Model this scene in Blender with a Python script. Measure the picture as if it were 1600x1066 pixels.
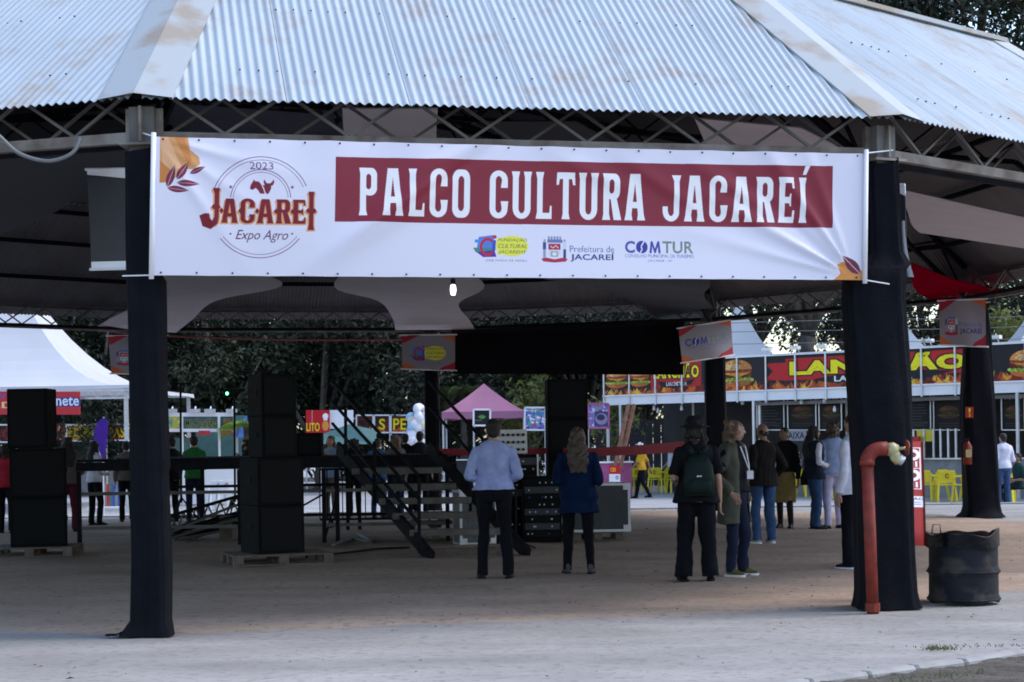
import bpy, bmesh, math, random
import numpy as np
from mathutils import Vector, Matrix
random.seed(7); RNG = np.random.default_rng(7)
for o in list(bpy.data.objects): bpy.data.objects.remove(o)
SC = bpy.context.scene; COL = SC.collection
PI = math.pi
# ---------------------------------------------------------------- camera, world, sun, exposure
F, CX, CY, TH, EYE = 2717.0, 800.0, 690.0, 0.0147, 1.5
cd = bpy.data.cameras.new('camera'); cam = bpy.data.objects.new('camera', cd); COL.objects.link(cam)
cd.sensor_width = 36; cd.lens = F / 1600 * 36; cd.shift_y = (CY - 533) / 1600; cd.clip_end = 2000; cd.clip_start = .1
cam.location = (0, 0, EYE); cam.rotation_euler = (PI / 2, TH, 0); SC.camera = cam
SUN_EL, SUN_AZ = math.radians(52), math.radians(84)      # azimuth measured from +Y towards +X
w = bpy.data.worlds.new('World'); SC.world = w; w.use_nodes = True
nt = w.node_tree; bg = nt.nodes['Background']
sky = nt.nodes.new('ShaderNodeTexSky'); sky.sky_type = 'NISHITA'; sky.sun_disc = False
sky.sun_elevation = SUN_EL; sky.sun_rotation = SUN_AZ; sky.air_density = 1.2; sky.dust_density = 1.5; sky.ozone_density = 1.8
nt.links.new(sky.outputs[0], bg.inputs[0]); bg.inputs[1].default_value = 0.15
sl = bpy.data.lights.new('sun', 'SUN'); so = bpy.data.objects.new('sun', sl); COL.objects.link(so)
sl.energy = 0.8; sl.angle = math.radians(20); sl.color = (1, .965, .925)
sd = Vector((math.sin(SUN_AZ) * math.cos(SUN_EL), math.cos(SUN_AZ) * math.cos(SUN_EL), math.sin(SUN_EL)))
so.rotation_euler = sd.to_track_quat('Z', 'Y').to_euler(); so.location = (20, 10, 40)
SC.view_settings.view_transform = 'Standard'; SC.view_settings.look = 'None'; SC.view_settings.gamma = 1
SC.view_settings.exposure = 1.25; SC.view_settings.use_curve_mapping = False
SC.render.engine = 'CYCLES'; SC.cycles.filter_width = 1.8
# ---------------------------------------------------------------- helpers
def ray(px, py):
    a, b = px - CX, CY - py; c, s = math.cos(TH), math.sin(TH)
    return (a * c + b * s) / F, (-a * s + b * c) / F
def P(px, py, Y):
    u, v = ray(px, py); return Vector((u * Y, Y, EYE + v * Y))
def G(px, py, z=0.0):
    u, v = ray(px, py); Y = (z - EYE) / v; return Vector((u * Y, Y, z))
def V3(p): return Vector(p)
LOC = {}
def tag(o, label=None, cat=None, group=None, kind=None):
    for k, v in (('label', label), ('category', cat), ('group', group), ('kind', kind)):
        if v: o[k] = v
    return o
def thing(name, label, cat, loc=(0, 0, 0), rotz=0, group=None):
    o = bpy.data.objects.new(name, None); COL.objects.link(o); o.empty_display_size = .2
    o.location = loc; o.rotation_euler = (0, 0, rotz); LOC[o] = Vector(loc)
    return tag(o, label, cat, group)
def link(name, me, parent=None):
    o = bpy.data.objects.new(name, me); COL.objects.link(o)
    if parent: o.parent = parent; LOC[o] = LOC.get(parent, Vector((0, 0, 0)))
    return o
def raw(name, verts, faces, mats=None, smooth=False, uv=None):
    me = bpy.data.meshes.new(name); me.from_pydata([tuple(v) for v in verts], [], faces)
    for m in (mats if isinstance(mats, (list, tuple)) else [mats] if mats else []): me.materials.append(m)
    if smooth: me.polygons.foreach_set('use_smooth', [True] * len(me.polygons))
    if uv is not None:
        l = me.uv_layers.new(name='UVMap'); idx = np.zeros(len(me.loops), dtype=np.int32); me.loops.foreach_get('vertex_index', idx)
        l.data.foreach_set('uv', np.asarray(uv, dtype=np.float32)[idx].ravel())
    me.update(); return me
class MB:
    """collects shapes, then links them as one mesh object"""
    def __init__(s): s.v = []; s.f = []; s.uv = []
    def add(s, vs, fs, uv=None):
        n = len(s.v); s.v += [tuple(v) for v in vs]; s.f += [tuple(i + n for i in f) for f in fs]
        s.uv += list(uv) if uv is not None else [(0, 0)] * len(vs); return s
    def box(s, c, d, rz=0, R=None, taper=1.0):
        x, y, z = d[0] / 2, d[1] / 2, d[2] / 2
        R = R or Matrix.Rotation(rz, 3, 'Z'); c = Vector(c); vs = []
        for sz in (-1, 1):
            t = taper if sz > 0 else 1
            for sx, sy in ((-1, -1), (1, -1), (1, 1), (-1, 1)): vs.append(c + R @ Vector((sx * x * t, sy * y * t, sz * z)))
        return s.add(vs, [(3, 2, 1, 0), (4, 5, 6, 7), (0, 1, 5, 4), (1, 2, 6, 5), (2, 3, 7, 6), (3, 0, 4, 7)])
    def bar(s, a, b, w, h=None, up=(0, 0, 1)):
        a, b = Vector(a), Vector(b); d = (b - a); L = d.length; d.normalize(); u = Vector(up)
        if abs(d.dot(u)) > .98: u = Vector((0, 1, 0))
        sx = d.cross(u).normalized(); sz = sx.cross(d).normalized()
        return s.box((a + b) / 2, (w, L, h or w), R=Matrix((sx, d, sz)).transposed())
    def tube(s, pts, r, n=8, cap=True):
        pts = [Vector(p) for p in pts]; rs = r if isinstance(r, (list, tuple)) else [r] * len(pts)
        vs, fs = [], []; ref = None
        for i, p in enumerate(pts):
            d = (pts[min(i + 1, len(pts) - 1)] - pts[max(i - 1, 0)]).normalized()
            if ref is None: ref = Vector((1, 0, 0)) if abs(d.x) < .8 else Vector((0, 1, 0))
            ref = (ref - d * ref.dot(d)).normalized(); b = d.cross(ref)
            ra, rb = rs[i] if isinstance(rs[i], (list, tuple)) else (rs[i], rs[i])
            for k in range(n):
                a = 2 * PI * k / n; vs.append(p + ref * (ra * math.cos(a)) + b * (rb * math.sin(a)))
        for i in range(len(pts) - 1):
            for k in range(n): fs.append((i * n + k, i * n + (k + 1) % n, (i + 1) * n + (k + 1) % n, (i + 1) * n + k))
        if cap:
            m = len(vs); vs += [pts[0], pts[-1]]; q = (len(pts) - 1) * n
            for k in range(n): fs += [(m, (k + 1) % n, k), (m + 1, q + k, q + (k + 1) % n)]
        return s.add(vs, fs)
    def ball(s, c, r, nu=12, nv=8, R=None):
        c = Vector(c); r = r if isinstance(r, (list, tuple)) else (r, r, r); vs = []; fs = []
        for j in range(nv + 1):
            t = PI * j / nv
            for i in range(nu):
                a = 2 * PI * i / nu; p = Vector((r[0] * math.sin(t) * math.cos(a), r[1] * math.sin(t) * math.sin(a), r[2] * math.cos(t)))
                vs.append(c + (R @ p if R else p))
        for j in range(nv):
            for i in range(nu): fs.append((j * nu + i, (j + 1) * nu + i, (j + 1) * nu + (i + 1) % nu, j * nu + (i + 1) % nu))
        return s.add(vs, fs)
    def rings(s, rows, n=20, cap=True, sq=2.0):
        """loft of (x, y, z, rx, ry) rings; sq > 2 squares them"""
        vs, fs = [], []
        for (x, y, z, rx, ry) in rows:
            for k in range(n):
                a = 2 * PI * k / n; c, q = math.cos(a), math.sin(a)
                vs.append((x + rx * math.copysign(abs(c) ** (2 / sq), c), y + ry * math.copysign(abs(q) ** (2 / sq), q), z))
        for i in range(len(rows) - 1):
            for k in range(n): fs.append((i * n + k, i * n + (k + 1) % n, (i + 1) * n + (k + 1) % n, (i + 1) * n + k))
        if cap:
            m = len(vs); vs += [rows[0][:3], rows[-1][:3]]; q = (len(rows) - 1) * n
            for k in range(n): fs += [(m, (k + 1) % n, k), (m + 1, q + k, q + (k + 1) % n)]
        return s.add(vs, fs)
    def sheet(s, a, b, c, d, t=.01, uv=True):
        """a thin slab from four corners: a bottom left, b bottom right, c top right, d top left; front faces -normal of (b-a)x(d-a)"""
        a, b, c, d = map(Vector, (a, b, c, d)); n = (b - a).cross(d - a).normalized() * t
        q = [a, b, c, d]; vs = q + [p - n for p in q]; U = [(0, 0), (1, 0), (1, 1), (0, 1)]
        return s.add(vs, [(0, 1, 2, 3), (7, 6, 5, 4), (0, 4, 5, 1), (1, 5, 6, 2), (2, 6, 7, 3), (3, 7, 4, 0)], U + U)
    def build(s, name, mat, parent=None, world=True, smooth=False, bevel=0):
        off = LOC.get(parent, Vector((0, 0, 0))) if (parent and world) else Vector((0, 0, 0))
        vs = [(v[0] - off.x, v[1] - off.y, v[2] - off.z) for v in s.v]
        me = raw(name, vs, s.f, mat, smooth, s.uv)
        if bevel:
            b = bmesh.new(); b.from_mesh(me); bmesh.ops.bevel(b, geom=b.edges[:], offset=bevel, segments=1, affect='EDGES', clamp_overlap=True); b.to_mesh(me); b.free()
        return link(name, me, parent)
def copy_tree(o, parent=None):
    c = o.copy(); COL.objects.link(c)
    if parent: c.parent = parent
    for ch in [x for x in KIDS.get(o, [])]: copy_tree(ch, c)
    return c
KIDS = {}
def index_kids(root):
    for o in bpy.data.objects:
        if o.parent: KIDS.setdefault(o.parent, [])
    for o in bpy.data.objects:
        if o.parent and o not in KIDS[o.parent]: KIDS[o.parent].append(o)
# ---------------------------------------------------------------- materials
def mat(name, rgb, rough=.7, var=.12, scale=6., metal=0., bump=0., bscale=40., spec=.5, rgb2=None, tr=0., emit=None, sheen=0):
    m = bpy.data.materials.new(name); m.use_nodes = True; t = m.node_tree; N = t.nodes; L = t.links
    b = N['Principled BSDF']; b.inputs['Roughness'].default_value = rough; b.inputs['Metallic'].default_value = metal
    b.inputs['Specular IOR Level'].default_value = spec
    if sheen: b.inputs['Sheen Weight'].default_value = sheen
    g = N.new('ShaderNodeNewGeometry'); n = N.new('ShaderNodeTexNoise'); n.inputs['Scale'].default_value = scale; n.inputs['Detail'].default_value = 5
    L.new(g.outputs['Position'], n.inputs['Vector'])
    r = N.new('ShaderNodeValToRGB'); r.color_ramp.elements[0].position = .3; r.color_ramp.elements[1].position = .7
    lo = tuple(max(0, c * (1 - var)) for c in rgb); hi = rgb2 or tuple(c * (1 + var) for c in rgb)
    r.color_ramp.elements[0].color = (*lo, 1); r.color_ramp.elements[1].color = (*hi, 1)
    L.new(n.outputs['Fac'], r.inputs['Fac']); L.new(r.outputs['Color'], b.inputs['Base Color'])
    if bump:
        n2 = N.new('ShaderNodeTexNoise'); n2.inputs['Scale'].default_value = bscale; n2.inputs['Detail'].default_value = 6
        L.new(g.outputs['Position'], n2.inputs['Vector']); bp = N.new('ShaderNodeBump'); bp.inputs['Strength'].default_value = bump; bp.inputs['Distance'].default_value = .02
        L.new(n2.outputs['Fac'], bp.inputs['Height']); L.new(bp.outputs['Normal'], b.inputs['Normal'])
    if tr:
        tb = N.new('ShaderNodeBsdfTranslucent'); mx = N.new('ShaderNodeMixShader'); mx.inputs['Fac'].default_value = tr
        L.new(r.outputs['Color'], tb.inputs['Color']); L.new(b.outputs[0], mx.inputs[1]); L.new(tb.outputs[0], mx.inputs[2]); L.new(mx.outputs[0], N['Material Output'].inputs['Surface'])
    if emit: b.inputs['Emission Color'].default_value = (*emit[0], 1); b.inputs['Emission Strength'].default_value = emit[1]
    return m
def roof_mat():
    m = mat('galvanised_sheet', (.36, .41, .46), .45, .07, .9, metal=.1); t = m.node_tree; N = t.nodes; L = t.links; b = N['Principled BSDF']
    src = b.inputs['Base Color'].links[0].from_socket; g = N.new('ShaderNodeNewGeometry')
    n = N.new('ShaderNodeTexNoise'); n.inputs['Scale'].default_value = 1.6; n.inputs['Detail'].default_value = 9; n.inputs['Roughness'].default_value = .68
    L.new(g.outputs['Position'], n.inputs['Vector'])
    r = N.new('ShaderNodeValToRGB'); r.color_ramp.elements[0].position = .52; r.color_ramp.elements[1].position = .66
    r.color_ramp.elements[0].color = (0, 0, 0, 1); r.color_ramp.elements[1].color = (.75, .75, .75, 1); L.new(n.outputs['Fac'], r.inputs['Fac'])
    mx = N.new('ShaderNodeMix'); mx.data_type = 'RGBA'; L.new(r.outputs['Color'], mx.inputs['Factor']); L.new(src, mx.inputs['A']); mx.inputs['B'].default_value = (.32, .275, .235, 1)
    L.new(mx.outputs['Result'], b.inputs['Base Color']); return m
def ground_mat(name, c1, c2, c3, s1=.5, s2=14., bump=.35, rough=.95):
    m = bpy.data.materials.new(name); m.use_nodes = True; t = m.node_tree; N = t.nodes; L = t.links; b = N['Principled BSDF']
    b.inputs['Roughness'].default_value = rough; b.inputs['Specular IOR Level'].default_value = .2
    g = N.new('ShaderNodeNewGeometry'); mp = N.new('ShaderNodeMapping'); mp.inputs['Scale'].default_value = (.55, 1.3, 1); L.new(g.outputs['Position'], mp.inputs['Vector'])
    def noise(s, d, v):
        n = N.new('ShaderNodeTexNoise'); n.inputs['Scale'].default_value = s; n.inputs['Detail'].default_value = d; n.inputs['Roughness'].default_value = .62; L.new(v, n.inputs['Vector']); return n.outputs['Fac']
    def ramp(f, p0, p1):
        r = N.new('ShaderNodeMapRange'); r.inputs['From Min'].default_value = p0; r.inputs['From Max'].default_value = p1; L.new(f, r.inputs['Value']); return r.outputs['Result']
    def mix(f, a, bb):
        x = N.new('ShaderNodeMix'); x.data_type = 'RGBA'; L.new(f, x.inputs['Factor'])
        for k, q in (('A', a), ('B', bb)):
            if isinstance(q, tuple): x.inputs[k].default_value = (*q, 1)
            else: L.new(q, x.inputs[k])
        return x.outputs['Result']
    base = mix(ramp(noise(s1, 7, mp.outputs[0]), .35, .65), c1, c2)
    fine = noise(s2, 8, g.outputs['Position']); base = mix(ramp(fine, .52, .72), base, c3)
    grit = noise(90, 3, g.outputs['Position']); x = N.new('ShaderNodeMix'); x.data_type = 'RGBA'; x.blend_type = 'MULTIPLY'; x.inputs['Factor'].default_value = .45
    L.new(base, x.inputs['A']); r2 = N.new('ShaderNodeMapRange'); r2.inputs['From Min'].default_value = .3; r2.inputs['From Max'].default_value = .6; r2.inputs['To Min'].default_value = .6; L.new(grit, r2.inputs['Value']); L.new(r2.outputs['Result'], x.inputs['B'])
    st = N.new('ShaderNodeMapping'); st.inputs['Scale'].default_value = (.55, .95, 1); st.inputs['Rotation'].default_value = (0, 0, .16); L.new(g.outputs['Position'], st.inputs['Vector'])
    y = N.new('ShaderNodeMix'); y.data_type = 'RGBA'; y.blend_type = 'MULTIPLY'; y.inputs['Factor'].default_value = .55; r3 = N.new('ShaderNodeMapRange'); r3.inputs['From Min'].default_value = .36; r3.inputs['From Max'].default_value = .6; r3.inputs['To Min'].default_value = .72; r3.inputs['To Max'].default_value = 1.08; r3.clamp = True
    L.new(noise(1.3, 10, st.outputs[0]), r3.inputs['Value']); L.new(x.outputs['Result'], y.inputs['A']); L.new(r3.outputs['Result'], y.inputs['B'])
    L.new(y.outputs['Result'], b.inputs['Base Color'])
    bp = N.new('ShaderNodeBump'); bp.inputs['Strength'].default_value = bump; bp.inputs['Distance'].default_value = .03; L.new(fine, bp.inputs['Height']); L.new(bp.outputs['Normal'], b.inputs['Normal'])
    return m
def print_mat(name, cv, rough=.5, tr=0.):
    im = bpy.data.images.new(name, cv.w, cv.h); px = np.ones((cv.h, cv.w, 4), dtype=np.float32); px[..., :3] = cv.a[::-1]
    im.pixels.foreach_set(px.ravel()); im.update(); im.pack()
    m = bpy.data.materials.new(name); m.use_nodes = True; t = m.node_tree; N = t.nodes; L = t.links; b = N['Principled BSDF']
    b.inputs['Roughness'].default_value = rough; b.inputs['Specular IOR Level'].default_value = .3
    tx = N.new('ShaderNodeTexImage'); tx.image = im; tx.extension = 'EXTEND'; uv = N.new('ShaderNodeUVMap'); L.new(uv.outputs[0], tx.inputs['Vector']); L.new(tx.outputs['Color'], b.inputs['Base Color'])
    if tr:
        tb = N.new('ShaderNodeBsdfTranslucent'); mx = N.new('ShaderNodeMixShader'); mx.inputs['Fac'].default_value = tr
        L.new(tx.outputs['Color'], tb.inputs['Color']); L.new(b.outputs[0], mx.inputs[1]); L.new(tb.outputs[0], mx.inputs[2]); L.new(mx.outputs[0], N['Material Output'].inputs['Surface'])
    return m
m_roof = roof_mat()
m_cap = mat('ridge_cap_sheet', (.31, .34, .375), .6, .05, 1.7, rgb2=(.345, .37, .395))
t_ = m_cap.node_tree; r_ = [n for n in t_.nodes if n.type == 'VALTORGB'][0]; r_.color_ramp.elements[0].position = .36; r_.color_ramp.elements[0].color = (.29, .245, .20, 1); r_.color_ramp.elements[1].position = .50
m_steel = mat('painted_steel', (.11, .105, .10), .7, .25, 3, rgb2=(.16, .15, .14))
m_under = mat('shade_toned_sheet_underside', (.14, .13, .135), .7, .15, 1.5); m_under2 = mat('shaded_sheet_underside', (.045, .043, .047), .7, .15, 1.5)  # both darker than the roof sheet: shade under the roof put into the colour
m_rust = mat('rusty_steel', (.13, .075, .05), .7, .4, 4, rgb2=(.27, .245, .225))
m_dsteel = mat('dark_steel', (.011, .011, .015), .75, .3, 5, spec=.1)
m_black = mat('black_fabric', (.0034, .0039, .0072), .85, .3, 7, bump=.35, bscale=25, spec=.15)
m_blk2 = mat('black_cabinet', (.0028, .0032, .0048), .8, .25, 8, bump=.2, bscale=200, spec=.16)
m_grille = mat('black_grille', (.0032, .0038, .0055), .7, .2, 60, bump=.4, bscale=300, spec=.2)
m_white = mat('white_vinyl', (.78, .77, .80), .5, .04, 2)
m_tent = mat('white_tent_fabric', (.56, .56, .60), .6, .04, 1, tr=.15)
m_sail = mat('sail_fabric', (.68, .62, .65), .8, .05, 2, tr=.10, spec=.05)
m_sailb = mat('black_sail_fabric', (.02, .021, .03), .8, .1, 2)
m_sailr = mat('red_sail_fabric', (.26, .002, .016), .8, .08, 2, tr=.12, spec=.0)
m_red = mat('red_paint', (.16, .026, .018), .55, .35, 9, rgb2=(.25, .030, .017), bump=.12, bscale=30, spec=.3)
m_brass = mat('yellow_brass', (.40, .35, .17), .4, .2, 20)
m_wood = mat('pallet_wood', (.12, .095, .08), .85, .35, 9, bump=.3)
m_wood2 = mat('red_brown_wood', (.22, .09, .06), .8, .25, 6)
m_silver = mat('aluminium', (.55, .56, .60), .35, .1, 8, metal=.6)
m_glasswh = mat('white_plastic', (.72, .73, .78), .4, .05, 5)
m_yellow = mat('yellow_plastic', (.72, .58, .02), .35, .08, 4)
m_conc = mat('concrete', (.30, .29, .285), .9, .2, 4, bump=.4, bscale=30)
m_bark = mat('bark', (.10, .085, .075), .95, .4, 5, bump=.8, bscale=18)
m_wire = mat('grey_cable', (.14, .14, .145), .5, .1, 8)
m_redwire = mat('red_cable', (.40, .10, .10), .5, .1, 8)
m_skin = mat('skin', (.36, .21, .15), .55, .06, 9)
m_skin2 = mat('darker_skin', (.22, .12, .085), .55, .06, 9)
m_eye = mat('eye', (.03, .02, .02), .2)
m_lips = mat('lips', (.30, .11, .10), .5)
# ---------------------------------------------------------------- flat print: a little canvas that fills polygons and lettering
class Canvas:
    def __init__(s, w, h, bg): s.w, s.h = w, h; s.a = np.zeros((h, w, 3), dtype=np.float32); s.a[:] = bg
    def poly(s, contours, col, alpha=1.0):
        if len(contours[0]) == 2 and not hasattr(contours[0][0], '__len__'): contours = [contours]
        pts = np.concatenate([np.asarray(c, float) for c in contours])
        x0, x1 = max(0, int(pts[:, 0].min())), min(s.w, int(pts[:, 0].max()) + 2); y0, y1 = max(0, int(pts[:, 1].min())), min(s.h, int(pts[:, 1].max()) + 2)
        if x1 <= x0 or y1 <= y0: return
        xs = np.arange(x0, x1) + .5; cov = np.zeros((y1 - y0, x1 - x0), dtype=np.float32)
        for sub in (.25, .75):
            ys = np.arange(y0, y1) + sub; ins = np.zeros(cov.shape, dtype=bool)
            for c in contours:
                c = np.asarray(c, float); d = np.roll(c, -1, 0)
                for (ax, ay), (bx, by) in zip(c, d):
                    if ay == by: continue
                    act = (ys >= min(ay, by)) & (ys < max(ay, by))
                    if not act.any(): continue
                    xc = ax + (ys - ay) * (bx - ax) / (by - ay); ins ^= act[:, None] & (xs[None, :] > xc[:, None])
            cov += .5 * ins
        cov = cov[..., None] * alpha; r = s.a[y0:y1, x0:x1]; r += (np.asarray(col, dtype=np.float32) - r) * cov
    def rect(s, x0, y0, x1, y1, col, alpha=1.0): s.poly([(x0, y0), (x1, y0), (x1, y1), (x0, y1)], col, alpha)
    def ell(s, cx, cy, rx, ry, col, a0=0, a1=360, n=40, hole=0, alpha=1.0):
        A = np.radians(np.linspace(a0, a1, n)); o = [(cx + rx * math.cos(a), cy + ry * math.sin(a)) for a in A]
        if hole: o = o + [(cx + rx * hole * math.cos(a), cy + ry * hole * math.sin(a)) for a in A[::-1]]
        s.poly(o, col, alpha)
    def line(s, pts, wd, col):
        for (ax, ay), (bx, by) in zip(pts[:-1], pts[1:]):
            L = math.hypot(bx - ax, by - ay) or 1; nx, ny = -(by - ay) / L * wd / 2, (bx - ax) / L * wd / 2
            s.poly([(ax + nx, ay + ny), (bx + nx, by + ny), (bx - nx, by - ny), (ax - nx, ay - ny)], col)
    def text(s, st, x0, y0, x1, y1, col, bold=0., shear=0., grow=0.):
        T, (bx0, by0, bx1, by1) = text_tris(st, bold, shear); sx, sy = (x1 - x0) / (bx1 - bx0), (y1 - y0) / (by1 - by0)
        for tri in T:
            q = [(x0 + (p[0] - bx0) * sx, y1 - (p[1] - by0) * sy) for p in tri]
            if grow:
                for dx in (-grow, 0, grow):
                    for dy in (-grow, 0, grow): s.poly([(a + dx, b + dy) for a, b in q], col)
            else: s.poly(q, col)
_TC = {}
def text_tris(st, bold, shear):
    k = (st, bold, shear)
    if k not in _TC:
        c = bpy.data.curves.new('text', 'FONT'); c.body = st; c.offset = bold; c.shear = shear; c.space_character = 1.0 + 2.2 * bold; c.resolution_u = 4
        o = bpy.data.objects.new('text', c); COL.objects.link(o); bpy.context.view_layer.update()
        me = o.evaluated_get(bpy.context.evaluated_depsgraph_get()).to_mesh(); me.calc_loop_triangles()
        V = [(v.co.x, v.co.y) for v in me.vertices]; T = [[V[i] for i in t.vertices] for t in me.loop_triangles]
        A = np.array(V) if V else np.zeros((1, 2)); bb = (*A.min(0), *A.max(0))
        bpy.data.objects.remove(o); bpy.data.curves.remove(c); _TC[k] = (T, bb)
    return _TC[k]
def C(h): return tuple(int(h[i:i + 2], 16) / 255 for i in (0, 2, 4))
def rr(x0, y0, x1, y1, rx, ry, n=6):
    o = []
    for cx, cy, a in ((x1 - rx, y0 + ry, -90), (x1 - rx, y1 - ry, 0), (x0 + rx, y1 - ry, 90), (x0 + rx, y0 + ry, 180)):
        for i in range(n + 1): t = math.radians(a + 90 * i / n); o.append((cx + rx * math.cos(t), cy + ry * math.sin(t)))
    return o
def west(ch):
    """a condensed letter with flared ends: list of contours drawn even-odd, on a 1-high cell, y down; returns (pieces, width)"""
    f, w, s = .035, .52, .17
    def stem(x0, x1, y0=0, y1=1, fl=f): return [(x0 - fl, y0), (x1 + fl, y0), (x1, y0 + .13), (x1, y1 - .13), (x1 + fl, y1), (x0 - fl, y1), (x0, y1 - .13), (x0, y0 + .13)]
    if ch == 'P': return [[stem(f, f + s)], [rr(.1, 0, w, .58, .17, .17), rr(.20, .13, w - s, .45, .07, .09)]], w
    if ch == 'R': return [[stem(f, f + s)], [rr(.1, 0, w, .56, .17, .17), rr(.20, .13, w - s, .43, .07, .09)], [[(.24, .5), (.42, .5), (w + .05, 1), (w - .18, 1)]]], w
    if ch == 'A': return [[[(.15, 0), (.45, 0), (.57, .87), (.61, 1), (.37, 1), (.395, .87), (.30, .2), (.205, .87), (.23, 1), (-.01, 1), (.03, .87)]], [[(.19, .60), (.41, .60), (.42, .74), (.18, .74)]]], .60
    if ch == 'L': return [[stem(f, f + s)], [[(.1, .87), (.40, .87), (.42, .72), (.47, .72), (.47, 1), (.1, 1)]]], .47
    if ch == 'O': return [[rr(0, -.01, w, 1.01, .2, .2), rr(s, .13, w - s, .87, .09, .12)]], w
    arc = lambda cx, cy, rx, ry, a0, a1, m=10: [(cx + rx * math.cos(math.radians(a0 + (a1 - a0) * q / m)), cy + ry * math.sin(math.radians(a0 + (a1 - a0) * q / m))) for q in range(m + 1)]
    if ch == 'C': return [[[(w, .36)] + arc(w / 2, .19, w / 2, .2, 0, -180) + arc(w / 2, .81, w / 2, .2, 180, 0) + [(w + .02, .64), (w - s - .03, .64)] + arc(w / 2, .79, w / 2 - s, .1, 0, 180) + arc(w / 2, .21, w / 2 - s, .1, 180, 360) + [(w - s - .03, .36)]]], w
    if ch == 'U': return [[[(-f, 0), (s + f, 0), (s, .13)] + arc(w / 2, .78, w / 2 - s, .11, 180, 0) + [(w - s, .13), (w - s - f, 0), (w + f, 0), (w, .13)] + arc(w / 2, .79, w / 2, .22, 0, 180) + [(0, .13)]]], w
    if ch == 'T': return [[stem(w / 2 - s / 2, w / 2 + s / 2)], [[(0, 0), (w, 0), (w + .02, .27), (w - .05, .27), (w - .08, .14), (.08, .14), (.05, .27), (-.02, .27)]]], w
    if ch == 'J': return [[[(.26, 0), (.54, 0), (.50, .13)] + arc(.25, .79, .25, .22, 0, 185) + [(0, .68), (.15, .68), (.16, .80)] + arc(.25, .79, .085, .10, 170, 0, 6) + [(.335, .13)]]], .5
    if ch == 'E': return [[stem(f, f + s)], [[(.1, 0), (.46, 0), (.48, .25), (.42, .25), (.40, .13), (.1, .13)]], [[(.1, .43), (.34, .43), (.36, .36), (.40, .36), (.40, .64), (.36, .64), (.34, .57), (.1, .57)]], [[(.1, .87), (.42, .87), (.44, .73), (.50, .73), (.48, 1), (.1, 1)]]], .48
    if ch in 'IÍ':
        p = [[stem(f, f + s)]]
        if ch == 'Í': p.append([[(.12, -.06), (.2, -.26), (.34, -.26), (.22, -.06)]])
        return p, s + 2 * f
    return [], .3
def west_text(cv, st, x0, y0, x1, y1, col, gap=.13, dia=0., heights=None, dx=0, dy=0):
    H = y1 - y0; tot = sum(west(c)[1] for c in st) + gap * (len(st) - 1); k = (x1 - x0) / tot; x = x0
    for i, c in enumerate(st):
        pc, wd = west(c); a, b = (heights or {}).get(i, (0, 1))
        for con in pc: cv.poly([[(x + p[0] * k + dx, y0 + (a + (b - a) * p[1]) * H + dy) for p in q] for q in con], col)
        if dia and c != ' ':
            for ex in ((0, wd) if c in 'IJ' else (0,)):
                cx = x + (ex if c != 'J' else (.31 if ex == 0 else .48)) * k; cy = y0 + (a + b) / 2 * H; cv.poly([(cx - dia + dx, cy + dy), (cx + dx, cy - dia * 1.4 + dy), (cx + dia + dx, cy + dy), (cx + dx, cy + dia * 1.4 + dy)], col)
        x += (wd + gap) * k
# ---------------------------------------------------------------- prints
MAROON, NAVY, ORANGE = C('7d1c30'), C('2c2f74'), C('dd9350')
def leaf(cv, x, y, L, wd, ang, col, vein=(.85, .7, .72)):
    c, s = math.cos(ang), math.sin(ang); pts = []
    for t in np.linspace(0, 1, 9): pts.append((L * t, wd * math.sin(PI * t ** .8)))
    for t in np.linspace(1, 0, 9): pts.append((L * t, -wd * math.sin(PI * t ** .8)))
    R = lambda p: (x + p[0] * c - p[1] * s, y + p[0] * s + p[1] * c)
    cv.poly([R(p) for p in pts], col); cv.line([R((0, 0)), R((L * .95, 0))], max(1, wd * .16), vein)
def draw_fund(cv, x0, y0, x1, y1):
    W, H = x1 - x0, y1 - y0; X = lambda t: x0 + W * t; Y = lambda t: y0 + H * t
    Q = lambda pts: [(X(a), Y(b)) for a, b in pts]
    cv.poly(Q([(.10, .08), (.36, .0), (.40, .62), (.06, .62)]), C('5b7fd0')); cv.poly(Q([(.03, .18), (.2, .18), (.2, .3), (.03, .3)]), C('4f8fd8'))
    cv.poly(Q([(.0, .50), (.34, .50), (.32, .66), (.05, .68)]), C('3f8f7a')); cv.poly(Q([(.06, .66), (.38, .58), (.42, .84), (.18, .86)]), C('5a2ea0'))
    cv.ell(X(.26), Y(.46), W * .14, H * .36, C('c22a48'), 40, 320, hole=.68); cv.ell(X(.385), Y(.07), W * .035, H * .07, C('c0284a')); cv.poly(Q([(.35, .2), (.41, .2), (.40, .6), (.34, .6)]), C('3d58b8'))
    cv.ell(X(.70), Y(.42), W * .29, H * .40, C('e8e452')); cv.poly(Q([(.42, .12), (.92, .08), (.94, .7), (.44, .76)]), C('e8e452'))
    for i, st in enumerate(('FUNDAÇÃO', 'CULTURAL', 'JACAREHY')): cv.text(st, X(.45), Y(.10 + .24 * i), X(.97), Y(.26 + .24 * i), C('55663a'), shear=.25)
    cv.text('JOSÉ MARIA DE ABREU', X(.22), Y(.93), X(.97), Y(1.04), C('6a5f9a'))
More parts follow.
